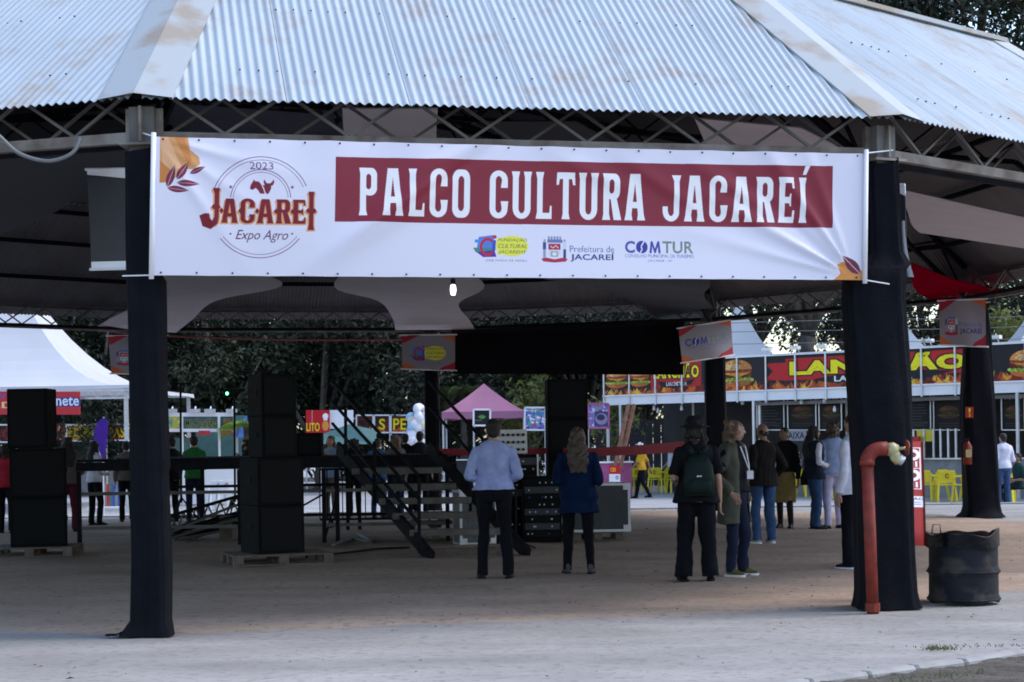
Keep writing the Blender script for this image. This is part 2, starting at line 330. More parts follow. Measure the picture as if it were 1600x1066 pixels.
def draw_crest(cv, x0, y0, x1, y1):
    W, H = x1 - x0, y1 - y0; X = lambda t: x0 + W * t; Y = lambda t: y0 + H * t
    for i in range(5): cv.rect(X(.24 + .11 * i), Y(.02), X(.31 + .11 * i), Y(.16), C('8a93b8'))
    cv.rect(X(.22), Y(.14), X(.80), Y(.26), C('6f7cae'))
    cv.poly([(X(.25), Y(.28)), (X(.74), Y(.28)), (X(.72), Y(.70)), (X(.5), Y(.84)), (X(.27), Y(.70))], C('d8d5e2')); cv.rect(X(.27), Y(.30), X(.72), Y(.52), C('b02a48'))
    cv.line([(X(.34), Y(.38)), (X(.44), Y(.46)), (X(.55), Y(.36)), (X(.65), Y(.46))], H * .04, C('e0c8d0')); cv.rect(X(.36), Y(.58), X(.63), Y(.78), C('9aa7a0')); cv.ell(X(.5), Y(.68), W * .09, H * .07, C('e2e2ea'))
    for sx in (.12, .88):
        cv.ell(X(sx), Y(.18), W * .045, H * .05, C('b89a8c')); cv.rect(X(sx - .06), Y(.24), X(sx + .06), Y(.52), C('3b4f92') if sx < .5 else C('cfd2e4')); cv.rect(X(sx - .05), Y(.50), X(sx + .05), Y(.84), C('9a9ab4') if sx < .5 else C('33406f'))
    cv.poly([(X(.0), Y(.86)), (X(.2), Y(.82)), (X(.5), Y(.88)), (X(.8), Y(.82)), (X(1), Y(.86)), (X(.93), Y(.96)), (X(.5), Y(1)), (X(.07), Y(.96))], C('b52c4c'))
def draw_pref(cv, x0, y0, x1, y1):
    W, H = x1 - x0, y1 - y0; draw_crest(cv, x0, y0, x0 + W * .36, y1)
    cv.text('Prefeitura de', x0 + W * .39, y0 + H * .36, x1, y0 + H * .60, C('6168a0')); cv.text('JACAREÍ', x0 + W * .40, y0 + H * .62, x1, y0 + H * .96, NAVY, bold=.02)
def draw_comtur(cv, x0, y0, x1, y1):
    W, H = x1 - x0, y1 - y0
    cv.text('C', x0, y0, x0 + W * .145, y0 + H * .56, C('474ba0'), bold=.03); cv.ell(x0 + W * .245, y0 + H * .28, W * .085, H * .29, C('3a3f98'))
    cv.line([(x0 + W * .28, y0), (x0 + W * .235, y0 + H * .25), (x0 + W * .25, y0 + H * .38), (x0 + W * .22, y0 + H * .56)], W * .018, C('e6e6f4'))
    cv.poly([(x0 + W * a, y0 + H * b * .56) for a, b in ((.355, 1), (.375, 0), (.40, 0), (.437, .62), (.474, 0), (.50, 0), (.52, 1), (.487, 1), (.478, .42), (.447, 1), (.428, 1), (.397, .42), (.388, 1))], C('474ba0')); cv.text('TUR', x0 + W * .545, y0, x1, y0 + H * .56, C('76857f'), bold=.02)
    cv.text('CONSELHO MUNICIPAL DE TURISMO', x0, y0 + H * .61, x1, y0 + H * .76, C('5c5fae')); cv.text('JACAREÍ - SP', x0 + W * .33, y0 + H * .83, x0 + W * .69, y0 + H * .98, C('5c5fae'))
BW, BH = 2400, 440
def banner_print():
    cv = Canvas(BW, BH, C('e4e0ef'))
    def B(x, y):
        q = (x - 240) / 1112; t = 215 + 25 * q; b = 430 + 8 * q; return q / (1.0915 - .0915 * q) * BW, (y - t) / (b - t) * BH
    Bs = lambda pts: [B(*p) for p in pts]
    def R(x0, y0, x1, y1): a, b = B(x0, y0), B(x1, y1); return (a[0], a[1], b[0], b[1])
    cv.poly(Bs([(250, 205), (291, 205), (297, 236), (311, 247), (313, 258), (303, 266), (288, 266), (274, 280), (258, 287), (250, 287)]), C('d99a62'))
    cv.poly(Bs([(250, 216), (262, 216), (284, 262), (274, 278), (258, 285)]), C('e6b184')); cv.poly(Bs([(272, 216), (288, 216), (300, 252), (296, 262)]), C('cf8448')); cv.poly(Bs([(250, 252), (268, 268), (258, 287), (250, 287)]), C('cc7f42'))
    k = BW / 1112
    for (x, y, L, w_, a) in ((262, 294, 34, 6, -1.25), (277, 282, 30, 6, -1.0), (297, 273, 25, 4, -.45), (277, 287, 33, 5, .05), (262, 295, 32, 5, .12)): leaf(cv, *B(x, y), L * k, w_ * k * .95, a, C('7c2a44'))
    for r_, wd in ((78, 2.2), (73, 1.4), (47, 2.2), (43, 1.4)):
        cyy = 325 if r_ > 60 else 314
        for a0, a1 in (((200, 335), (38, 142)) if r_ > 60 else ((185, 355),)):
            cv.line([B(408 + r_ * math.cos(math.radians(a)), cyy + r_ * math.sin(math.radians(a))) for a in np.linspace(a0, a1, 40)], wd, C('6a3560'))
    cv.text('2023', *R(390, 255, 427, 267), C('5f4070'), shear=-.05)
    for q in (361, 457): cv.poly([(B(q, 294)[0] + 7 * (1 if i % 2 == 0 else .4) * math.sin(i * PI / 5), B(q, 294)[1] - 7 * (1 if i % 2 == 0 else .4) * math.cos(i * PI / 5)) for i in range(10)], C('5f4070'))
    cv.poly(Bs([(391, 296), (392, 291), (395, 286), (397, 282), (399, 285), (404, 285), (408, 289), (412, 297), (415, 304), (407, 304), (404, 299), (400, 295), (396, 298), (393, 298)]), C('7a2036'))   # horse head
    cv.poly(Bs([(409, 289), (411, 291), (414, 291), (412, 286), (413, 282), (415, 285), (417, 288), (423, 288), (426, 285), (427, 282), (429, 286), (427, 291), (424, 292), (424, 296), (421, 303), (418, 305), (415, 302), (413, 295)]), C('7a2036'))   # ox head
    cv.line([B(409, 289), B(413, 298), B(415, 304)], 3, C('e9e7ec'))
    x0, y0, x1, y1 = R(322, 311, 492, 351); hs = {0: (-.42, 1.12), 6: (-.34, 1.25)}
    west_text(cv, 'JACAREI', x0, y0, x1, y1, C('e2a06a'), gap=.10, dia=7, heights=hs, dx=-5, dy=5); west_text(cv, 'JACAREI', x0, y0, x1, y1, C('e2a06a'), gap=.10, dia=7, heights=hs, dx=4, dy=4)
    west_text(cv, 'JACAREI', x0, y0, x1, y1, C('7e1a2c'), gap=.10, dia=7, heights=hs); cv.poly(Bs([(313, 338), (322, 334), (333, 346), (341, 332), (342, 350), (331, 359), (318, 354)]), C('7e1a2c'))
    cv.text('Expo Agro', *R(370, 360, 452, 380), C('5a2a50'), shear=.35)
    for q in (362, 458): cv.ell(*B(q, 366), 3, 3, C('5a2a50'))
    cv.poly(Bs([(524, 246.5), (1302, 259.5), (1302, 356), (524, 347)]), C('86293a'))
    for st, a, b, c, d in (('PALCO', 561, 263, 735, 340), ('CULTURA', 766, 267, 1010, 344), ('JACAREÍ', 1038, 273, 1262, 348)): west_text(cv, st, *R(a, b, c, d), C('f1eef2'), gap=.15)
    draw_fund(cv, *R(741, 367, 828, 408)); draw_pref(cv, *R(848, 368, 962, 411)); draw_comtur(cv, *R(979, 376, 1086, 411))
    cv.poly(Bs([(1302, 440), (1315, 428), (1309, 414), (1322, 408), (1338, 416), (1349, 424), (1349, 440)]), C('d88f4c')); leaf(cv, *B(1346, 428), 42 * k, 9 * k, PI + .75, C('6f2742'))
    return print_mat('banner_print', cv, .38, .12)
def sign_print(name, fn, rect):
    cv = Canvas(420, 288, C('938d97'))
    cv.poly([(0, 0), (150, 0), (90, 30), (30, 62), (0, 70)], C('a82438')); cv.poly([(420, 0), (420, 70), (395, 40), (330, 22), (290, 0)], C('cf6a3c'))
    cv.poly([(0, 288), (0, 225), (35, 240), (100, 270), (120, 288)], C('cf6a3c')); cv.poly([(420, 288), (420, 215), (385, 238), (320, 262), (290, 288)], C('a82438'))
    fn(cv, *rect); return print_mat(name, cv, .6, 0)
def burger(cv, cx, cy, s):
    cv.rect(cx - s, cy - s * .2, cx + s, cy + s * .5, C('5a1d0c')); cv.ell(cx, cy - s * .28, s * .98, s * .62, C('d98f45'), 180, 360); cv.ell(cx - s * .2, cy - s * .45, s * .5, s * .22, C('edb978'))
    for i in range(14): cv.ell(cx + s * random.uniform(-.6, .6), cy - s * random.uniform(.42, .8), s * .035, s * .025, C('f6e6c0'), n=7)
    cv.rect(cx - s * .95, cy - s * .25, cx + s * .95, cy - s * .1, C('a8321c')); cv.poly([(cx - s * .9, cy - s * .1), (cx + s * .9, cy - s * .1), (cx + s * .3, cy + s * .12), (cx + s * .1, cy + s * .3), (cx - s * .1, cy + s * .1)], C('f0a52c'))
    for i in range(16): cv.ell(cx - s + i * s / 7.6, cy + s * (.28 + .06 * (i % 2)), s * .12, s * .10, C('86b83a') if i % 3 else C('b6d65a'), n=9)
    cv.ell(cx, cy + s * .42, s * .95, s * .34, C('c56a30'), 0, 180)
    for i in range(90):
        a = random.uniform(0, 6.28); r = random.random() ** .5; x, y = cx + math.cos(a) * r * s * .95, cy - s * .1 + math.sin(a) * r * s * .7; cv.ell(x, y, s * random.uniform(.03, .12), s * random.uniform(.02, .05), random.choice((C('7a2c12'), C('f0c070'), C('2a120c'), C('c8742c'), C('e8a040'))), n=9, alpha=.35)
    cv.ell(cx + s * .35, cy - s * .1, s * .75, s * .9, C('1a0c08'), n=30, alpha=.18)
def flames(cv, x0, x1, base, h, n):
    for _ in range(n):
        x = random.uniform(x0, x1); q = random.random(); hh = h * random.uniform(.3, 1); c = random.choice((C('a83a18'), C('cf5f1e'), C('e89a2c'), C('7c2410'), C('f0c040'), C('5c1a10')))
        cv.poly([(x - hh * .7, base), (x - hh * .2, base - hh * .4), (x + hh * random.uniform(-.5, .7), base - hh), (x + hh * .3, base - hh * .3), (x + hh * .8, base)], c, .8)
# the long stall's fascia runs along a straight line in plan; su() gives metres along it for a picture column
SO_, SE_ = P(945, 630, 54.0), P(1600, 601, 45.0)
SO_.z = SE_.z = -.2; SDIR = (SE_ - SO_).normalized(); SANG = math.atan2(SDIR.y, SDIR.x)
def su(px, py=600):
    u, v = ray(px, py); # X = uY ; SO + d*SDIR
    d = (SO_.y * u - SO_.x) / (SDIR.x - u * SDIR.y); return d
SL = su(1600) + 4.0
def fascia_print():
    ppm = 110; W, H = int(SL * ppm), 124; cv = Canvas(W, H, C('1c1a20')); U = lambda px: su(px) * ppm
    flames(cv, 0, W, H, 44, 420)
    for a, b in ((945, 982), (982, 1017)): cv.rect(U(a), 0, U(b), H, C('24161a')); flames(cv, U(a), U(b), H, 30, 30); burger(cv, (U(a) + U(b)) / 2, 62, (U(b) - U(a)) * .44)
    cv.rect(U(1017), 0, U(1096), H * .80, C('b01f24')); cv.poly([(U(1027), 74), (U(1055), 84), (U(1086), 70), (U(1080), 92), (U(1055), 104), (U(1033), 98)], C('17151c'))
    for g, c in ((3, C('1a1418')), (0, C('f6e21c'))): cv.text('LANCHÃO', U(1021), 8, U(1092), 66, c, bold=.04, grow=g)
    cv.text('LANCHETERIA', U(1041), 80, U(1073), 95, C('eeeeee'), bold=.02)
    burger(cv, U(1150), 62, 62); flames(cv, U(1100), U(1190), H, 24, 50)
    cv.poly([(U(1195), 26), (U(1228), 26), (U(1228), 12), (U(1516), 8), (U(1516), 88), (U(1228), 92), (U(1195), 86), (U(1208), 56)], C('bb2026'))
    cv.poly([(U(1268), 92), (U(1320), 74), (U(1440), 72), (U(1490), 80), (U(1440), 104), (U(1300), 106)], C('17151c'))
    for g, c in ((4, C('1a1418')), (0, C('f8e61c'))): cv.text('LANCHÃO', U(1234), 12, U(1511), 74, c, bold=.06, grow=g)
    cv.text('LANCHETERIA', U(1303), 82, U(1426), 102, C('eeeeee'), bold=.03)
    burger(cv, U(1606), 70, 55)
    return print_mat('fascia_print', cv, .5), W, H
def word_print(name, w, h, bg, items, extra=None):
    cv = Canvas(w, h, bg)
    if extra: extra(cv)
    for st, x0, y0, x1, y1, col, g, gc in items:
        if g: cv.text(st, x0 * w, y0 * h, x1 * w, y1 * h, gc, bold=.02, grow=g)
        cv.text(st, x0 * w, y0 * h, x1 * w, y1 * h, col, bold=.02)
    return print_mat(name, cv, .55)
YL, DK = C('f2d81e'), C('2a1210')
p_banner = banner_print()
p_fund = sign_print('fund_sign_print', draw_fund, (60, 88, 350, 235)); p_comtur = sign_print('comtur_sign_print', draw_comtur, (40, 100, 385, 210)); p_pref = sign_print('pref_sign_print', draw_pref, (44, 85, 385, 225))
p_fascia, FW, FH = fascia_print()
def colour_bits(cols, n, r):
    def f(cv):
        for _ in range(n):
            x, y = random.uniform(0, cv.w), random.uniform(0, cv.h); cv.ell(x, y, r * random.uniform(.3, 1.2) * cv.h, r * random.uniform(.3, 1) * cv.h, C(random.choice(cols)), n=10)
    return f
p_ice = word_print('ice_sign_print', 420, 130, C('b8323a'), [('SORV', .03, .10, .30, .28, C('4a56b8'), 0, 0), ('RAD', .02, .45, .38, .72, C('e8c890'), 0, 0), ('onete', .70, .22, .99, .62, C('dfe4f4'), 5, C('2d3470'))])
p_dog = word_print('dog_sign_print', 300, 110, C('d8b23c'), [('DOG', .28, .2, .88, .74, YL, 4, C('5a3408')), ('hot dog prensado', .3, .80, .95, .93, C('b03a3a'), 0, 0)], colour_bits(('c9a23a', 'd0a848', 'b98a2c', 'a87a30'), 40, .16))
p_pas = word_print('pastel_sign_print', 300, 110, C('7c1420'), [('PASTEL', .08, .16, .95, .84, YL, 4, C('3a0c10'))])
p_food = word_print('dark_food_sign_print', 300, 110, C('501818'), [], colour_bits(('7a2418', '3a1414', 'a8552c', 'c8905a', '2a1010'), 70, .16))
p_milho = word_print('corn_sign_print', 420, 90, C('4a5a56'), [('MILHO VERDE', .04, .26, .72, .80, C('17201c'), 2, C('9aa060'))], lambda cv: (cv.rect(0, 0, 420, 14, C('39618a')), colour_bits(('5a6a5a', '7d8250', '3f5560', '6d7446'), 60, .2)(cv), cv.ell(372, 48, 36, 34, C('8a6a3c'))))
p_milho2 = word_print('corn_side_print', 160, 130, C('c8c63c'), [('M', .35, .2, .6, .8, C('3aa0b0'), 0, 0)], colour_bits(('d8d24a', '58a8b0', 'e8e48a', 'a8b83a'), 40, .14))
p_lito = word_print('red_menu_sign_print', 200, 170, C('b81420'), [('LITO', .02, .55, .58, .92, YL, 2, C('7a0c10'))], lambda cv: (cv.ell(165, 45, 24, 22, C('eeeeee')), cv.rect(148, 40, 182, 75, C('eeeeee')), cv.ell(165, 115, 28, 38, C('d8903c')), cv.line([(52, 0), (52, 100)], 3, C('e4c0c0'))))
def spark(cv): colour_bits(('3a1512', '5a2014', '2a0e0e'), 30, .3)(cv); flames(cv, 0, cv.w, cv.h, 50, 26)
p_s = word_print('letter_s_print', 140, 130, C('3a1614'), [('S', .3, .2, .7, .85, YL, 3, C('4a1408'))], spark)
p_pe = word_print('letter_pe_print', 140, 130, C('3a1614'), [('PE', .12, .18, .88, .85, YL, 3, C('4a1408'))], spark)
p_dark = word_print('dark_panel_print', 140, 130, C('3a1614'), [], spark)
p_acai1 = word_print('purple_menu_print', 130, 140, C('7a6ab0'), [], colour_bits(('6ab0a0', 'e0e0f0', '4a3a98', 'e8d8e8', 'b04a80', '60a878', 'f0e6c0', '3a7ac0'), 90, .09))
p_acai2 = word_print('berry_menu_print', 130, 160, C('8a7fb8'), [], lambda cv: (colour_bits(('cfc8e8', '5a4a80', '9a8a60', '7a70b0'), 70, .09)(cv), cv.rect(40, 50, 128, 150, C('4a3f66')), cv.ell(85, 100, 40, 38, C('8a84a8')), cv.ell(80, 90, 26, 20, C('3a3050'))))
def menu(title, seed):
    def f(cv):
        R = random.Random(seed)
        if seed % 3 == 0:
            for i in range(9): cv.rect(14, 34 + i * 17, 14 + R.uniform(60, 105), 39 + i * 17, C('9a98a0'))
        else: burger(cv, 64, 100, 44)
        for i in range(2): cv.rect(20, 160 + i * 14, 108, 166 + i * 14, C('7a6a60'))
        cv.a *= np.array([.42, .40, .42], dtype=np.float32); cv.a += (np.random.default_rng(seed).random(cv.a.shape[:2])[..., None] - .5).astype(np.float32) * .05
    return word_print('menu_board_print', 128, 200, C('141318'), [(title, .12, .04, .85, .13, C('b8b4bc'), 0, 0)], f)
p_menus = [menu(t, i) for i, t in enumerate(('Lanches', 'Egg', 'Pernil', 'Bacon', 'X-salada', 'Especial'))]
p_caixa = word_print('caixa_print', 200, 180, C('8a8890'), [('CAIXA', .08, .05, .92, .25, C('1c1b22'), 0, 0), ('CAC', .2, .62, .72, .78, C('c8a03a'), 0, 0)], lambda cv: (cv.rect(0, 55, 200, 150, C('222128')), cv.rect(30, 152, 150, 164, C('c8c8d0'))))
p_ces = word_print('red_white_board_print', 100, 120, C('c01824'), [('CES', .1, .12, .6, .36, YL, 0, 0)], lambda cv: (cv.rect(0, 62, 100, 120, C('e4e4ee')), cv.ell(72, 88, 14, 14, C('33333c'), hole=.55)))
p_fire = Canvas(120, 760, C('a32a2c'))
for k_ in (0, 1):
    y_ = 50 + 150 * k_; p_fire.rect(0, y_ - 6, 106, y_ + 150, C('ece8ee')); p_fire.rect(0, y_, 98, y_ + 144, C('a52430')); p_fire.ell(62, y_ + 48, 40, 42, C('f0ecf0')); p_fire.ell(64, y_ + 48, 17, 19, C('8a2030'))
    for i_ in range(4): p_fire.rect(8 + i_ * 22, y_ + 96, 20 + i_ * 22, y_ + 136, C('ece8ee'))
p_fire.rect(34, 400, 118, 480, C('ece9f2')); p_fire.text('LAC', 42, 410, 112, 428, C('3a3f80'), bold=.03); p_fire.rect(44, 442, 100, 447, C('8a88a8')); p_fire.rect(60, 456, 100, 461, C('8a88a8'))
p_fire = print_mat('fire_board_print', p_fire, .45)
p_exit = word_print('small_red_sign_print', 60, 80, C('9a2418'), [('1', .4, .12, .6, .45, YL, 0, 0), ('2', .36, .55, .64, .88, YL, 0, 0)])
p_plant = word_print('plant_flag_print', 110, 120, C('14161a'), [('emporio', .08, .62, .5, .74, C('8a9a8a'), 0, 0)], lambda cv: [leaf(cv, 55, 70, 34, 6, -PI / 2 + a, C('3f8a34')) for a in (-.9, -.45, 0, .45, .9)])
# ---------------------------------------------------------------- setting: ground, road, kerbs
PC = Vector((-2.322, 26.049)); PR = 12.163; PH0 = math.radians(-92.724); AP = PR * math.cos(PI / 12); ST15 = math.tan(PI / 12)
def pv(k, r=PR): a = PH0 + k * PI / 6; return Vector((PC.x + r * math.cos(a), PC.y + r * math.sin(a), 0))
m_dirt = ground_mat('packed_dirt', (.47, .345, .265), (.34, .252, .195), (.22, .16, .12), .45, 9., .5)
m_apron = ground_mat('dusty_concrete', (.375, .355, .34), (.295, .278, .266), (.21, .196, .185), .6, 12., .35)
m_road = ground_mat('pale_road', (.40, .40, .41), (.34, .34, .35), (.30, .29, .29), .5, 10., .2)
m_soil = ground_mat('dark_soil', (.10, .085, .07), (.15, .13, .11), (.06, .055, .045), 3, 25., .9)
m_sand = ground_mat('pale_sand', (.46, .41, .36), (.40, .35, .30), (.33, .28, .24), 2, 20., .5)
def poly_sheet(name, ring, z, mt, sub=False):
    return tag(link(name, raw(name, [(p[0], p[1], z) for p in ring], [tuple(range(len(ring)))], mt)), kind='structure')
big = [(-400, -60), (400, -60), (400, 900), (-400, 900)]
poly_sheet('road', big, -.2, m_road)
# raised plinth the pavilion stands on, its near part is the dusty concrete yard in front of the roof
def grid_sheet(name, x0, x1, y0, y1, nx, ny, zf, mt):
    X = np.linspace(x0, x1, nx); Yv = np.linspace(y0, y1, ny); vs = [(x, y, zf(x, y)) for y in Yv for x in X]
    fs = [(j * nx + i, j * nx + i + 1, (j + 1) * nx + i + 1, (j + 1) * nx + i) for j in range(ny - 1) for i in range(nx - 1)]
    return tag(link(name, raw(name, vs, fs, mt, True)), kind='structure')
def und(x, y): return .012 * math.sin(x * 1.7 + .6 * y) * math.sin(y * 1.3 - .4 * x) + .008 * math.sin(x * 4.1 + y * 2.3) + .006 * math.sin(5.7 * y - 3.1 * x)
grid_sheet('yard', -40, 40, -8, 37.6, 200, 160, lambda x, y: -.012, m_apron)
rv = []; nf = 96; nr = 40
for j in range(nr + 1):
    for i in range(nf):
        a = 2 * PI * i / nf; am = ((a - PH0) % (PI / 6)) - PI / 12; edge = (AP + .02) / math.cos(am) + .05 * math.sin(a * 23) + .04 * math.sin(a * 41 + 1)
        r = edge * j / nr; x, y = PC.x + r * math.cos(a), PC.y + r * math.sin(a); t = max(0, 1 - ((1 - j / nr) / .06)) if j / nr > .94 else 0
        rv.append((x, y, und(x, y) * (1 - t) * .8 + (.006 if j < nr else -.02)))
rf = [(j * nf + i, j * nf + (i + 1) % nf, (j + 1) * nf + (i + 1) % nf, (j + 1) * nf + i) for j in range(nr) for i in range(nf)]
tag(link('ground', raw('ground', rv, rf, m_dirt, True)), kind='structure')
# far kerb behind the pavilion, laid in stones
kt = MB(); kr = link('kerb', raw('kerb', [(-40, 37.62, -.2), (40, 37.62, -.2), (40, 37.62, -.05), (-40, 37.62, -.05)], [(0, 1, 2, 3)], m_conc)); tag(kr, kind='structure')
ks = MB().box((0, 0, 0), (.985, .14, .22)).build('kerb_stone', m_conc, kr, False, bevel=.012)
ks.location = (-12, 37.72, -.09)
for i in range(1, 27):
    c = ks.copy(); COL.objects.link(c); c.location = (-12 + i, 37.72 + random.uniform(-.008, .008), -.09 + random.uniform(-.006, .006))
# near kerb at the bottom right corner with a dark soil bed
kp = [G(*p) for p in ((1180, 1084), (1260, 1072), (1350, 1060), (1425, 1050), (1500, 1040), (1600, 1024), (1700, 1007), (1820, 988))]
kn = link('kerb', raw('kerb', [(p.x, p.y + q, .005) for p in kp for q in (-.05, .03)], [(2 * i, 2 * i + 2, 2 * i + 3, 2 * i + 1) for i in range(len(kp) - 1)], m_conc)); tag(kn, kind='structure')
for i in range(len(kp) - 1):
    a, b = kp[i], kp[i + 1]; d = (b - a).normalized() * .002
    MB().bar(a + d + Vector((0, 0, .0)), b - d + Vector((0, 0, .0)), .11, .09).build('kerb_stone', m_conc, kn, bevel=.02)
so_ = [(p.x, p.y - .05) for p in kp] + [(5.5, 9.0), (1.0, 9.6)]
bm_ = bmesh.new(); fv = bm_.faces.new([bm_.verts.new((x, y, .0)) for x, y in so_]); bmesh.ops.triangulate(bm_, faces=[fv]); bmesh.ops.subdivide_edges(bm_, edges=bm_.edges[:], cuts=9, use_grid_fill=True)
for v in bm_.verts: v.co.z = -.002 + .022 * abs(math.sin(v.co.x * 9 + v.co.y * 4) * math.sin(v.co.y * 13 - v.co.x * 5)) + random.uniform(0, .012)
me = bpy.data.meshes.new('soil'); bm_.to_mesh(me); bm_.free(); me.materials.append(m_soil); tag(link('soil', me), kind='structure')
# sandy heap by the far right post and grey paved strip by the stalls
p_ = G(1500, 806); hv = []; hf = []
for j in range(9):
    for i in range(24):
        a = 2 * PI * i / 24; r = j / 8 * (1 + .18 * math.sin(3 * a) + .1 * math.sin(7 * a)); hv.append((p_.x - 1.2 + r * 1.9 * math.cos(a), p_.y - .4 + r * .55 * math.sin(a), -.03 + .13 * (1 - j / 8) ** 1.3 + random.uniform(-.012, .012)))
hf = [(j * 24 + i, j * 24 + (i + 1) % 24, (j + 1) * 24 + (i + 1) % 24, (j + 1) * 24 + i) for j in range(8) for i in range(24)]
tag(link('sand_mound', raw('sand_mound', hv, [tuple(reversed(f)) for f in hf], m_sand, True)), kind='structure')
# ---------------------------------------------------------------- the pavilion
pav = thing('pavilion', 'large open twelve sided pavilion with corrugated metal roof and steel posts', 'pavilion', (PC.x, PC.y, 0))
ZC, SLOPE = 4.45, 8.83 / (PR * math.cos(PI / 12)); RE, RT = AP + .29, AP * .805
PITCH = .0765
def zr(r): return ZC + (AP - r) * SLOPE
sheets = {}
half = RE * ST15; SWD = PITCH * 13
for s in range(-4, 4):
    xa, xb = s * SWD, (s + 1) * SWD + PITCH * .6; vs, fs = [], []
    n = int((xb - xa) / PITCH * 8); pr = None
    for i in range(n + 1):
        x = xa + (xb - xa) * i / n
        if abs(x) > half - .05: pr = None; continue
        top = max(RT, abs(x) / ST15); dz = .0105 * math.cos(2 * PI * x / PITCH) + .006 * (x - xa) / (xb - xa)
        k = len(vs); vs += [(x, RE + random.uniform(-.004, .004), zr(RE) + dz), (x, top, zr(top) + dz)]
        if pr is not None: fs.append((pr, k, k + 1, pr + 1))
        pr = k
    if fs:
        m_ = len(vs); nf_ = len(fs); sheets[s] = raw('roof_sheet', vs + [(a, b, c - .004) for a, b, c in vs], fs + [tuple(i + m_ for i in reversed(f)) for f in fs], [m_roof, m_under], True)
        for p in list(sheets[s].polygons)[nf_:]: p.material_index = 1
def place(me, name, ang, parent=pav, loc=(0, 0, 0)):
    o = link(name, me, parent); o.rotation_euler = (0, 0, ang); o.location = loc; return o
FANG = [PH0 + PI / 12 + k * PI / 6 - PI / 2 for k in range(12)]     # facet frame: local +y points outwards
for k in range(12):
    for s, me in sheets.items(): place(me, 'roof_sheet', FANG[k])
# screws, hip caps, ring trim and the flatter upper roof
scr = MB()
for r in (RE - .42, RE - 1.42):
    x = -half + .25
    while x < half - .2:
        if abs(x) < r * ST15 - .1:
            for q in (0, PITCH * 2)[:random.choice((1, 1, 2))]: scr.box((x + q, r + random.uniform(-.02, .02), zr(r) + .018), (.012, .012, .010))
        x += PITCH * random.choice((4, 7, 8, 11))
sme = raw('roof_screw', scr.v, scr.f, m_dsteel)
for k in (0, 1, 11): place(sme, 'roof_screw', FANG[k])['kind'] = 'stuff'
hc = MB(); hw = .29
cp = []
for r in (RE + .03, RT - .02):
    R_ = r / math.cos(PI / 12); zc = zr(r) + .055; cp.append(((0, R_, zc), (-hw, R_ - hw * .268, zc - .028), (hw, R_ - hw * .268, zc - .028)))
(a0, l0, r0), (a1, l1, r1) = cp
hc.add([l0, a0, r0, l1, a1, r1], [(0, 1, 4, 3), (1, 2, 5, 4)]); d_ = (0, 0, -.02)
hc.add([l0, l1, Vector(l1) + Vector(d_), Vector(l0) + Vector(d_), r0, r1, Vector(r1) + Vector(d_), Vector(r0) + Vector(d_)], [(0, 1, 2, 3), (7, 6, 5, 4)])
hme = raw('hip_cap', hc.v, hc.f, m_cap)
VANG = [PH0 + k * PI / 6 - PI / 2 for k in range(12)]
for k in range(12): place(hme, 'hip_cap', VANG[k])
tp = MB().bar((-RT * ST15, RT, zr(RT) + .02), (RT * ST15, RT, zr(RT) + .02), .16, .05); tme = raw('ring_trim', tp.v, tp.f, m_cap)
up = MB(); zt = zr(RT) - .02; n_ = 40
for i in range(n_):
    for e in (0, 1):
        x = (-1 + 2 * (i + e) / n_) * RT * ST15
    xa, xb = (-1 + 2 * i / n_) * RT * ST15, (-1 + 2 * (i + 1) / n_) * RT * ST15
    for x0, x1, z0, z1 in ((xa, (xa + xb) / 2, 0, .03), ((xa + xb) / 2, xb, .03, 0)):
        q0, q1 = max(.3, abs(x0) / ST15), max(.3, abs(x1) / ST15); h = lambda r: zt + (RT - r) * .10
        up.add([(x0, RT, zt + z0), (x1, RT, zt + z1), (x1, q1, h(q1) + z1), (x0, q0, h(q0) + z0)], [(0, 1, 2, 3)])
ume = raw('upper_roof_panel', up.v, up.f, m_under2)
pl = [MB().bar((-r * ST15, r, zr(r) - .115), (r * ST15, r, zr(r) - .115), .06, .08) for r in (AP - .75, AP - 1.55, RT + .06)]; plm = [raw('purlin', p.v, p.f, m_dsteel) for p in pl]
# perimeter girder: two chords, two lattices of zigzag braces
zb, ztc, hl = 3.975, 4.40, AP * ST15 - .13
ch = MB().bar((-hl, AP, zb), (hl, AP, zb), .07, .085); chm = raw('bottom_chord', ch.v, ch.f, m_rust)
ci = MB().bar((-hl + .1, AP - .3, zb), (hl - .1, AP - .3, zb), .05, .06); cim = raw('bottom_chord', ci.v, ci.f, m_dsteel)
ct = MB().bar((-hl, AP, ztc - .02), (hl, AP, ztc - .02), .06, .06); ctm = raw('top_chord', ct.v, ct.f, m_steel)
bay = 2 * hl / 12
bmesh_up = MB().bar((0, 0, zb + .04), (bay, 0, ztc - .05), .024, .024); bru = raw('brace', bmesh_up.v, bmesh_up.f, m_steel)
bmesh_dn = MB().bar((0, 0, ztc - .05), (bay, 0, zb + .04), .024, .024); brd = raw('brace', bmesh_dn.v, bmesh_dn.f, m_steel)
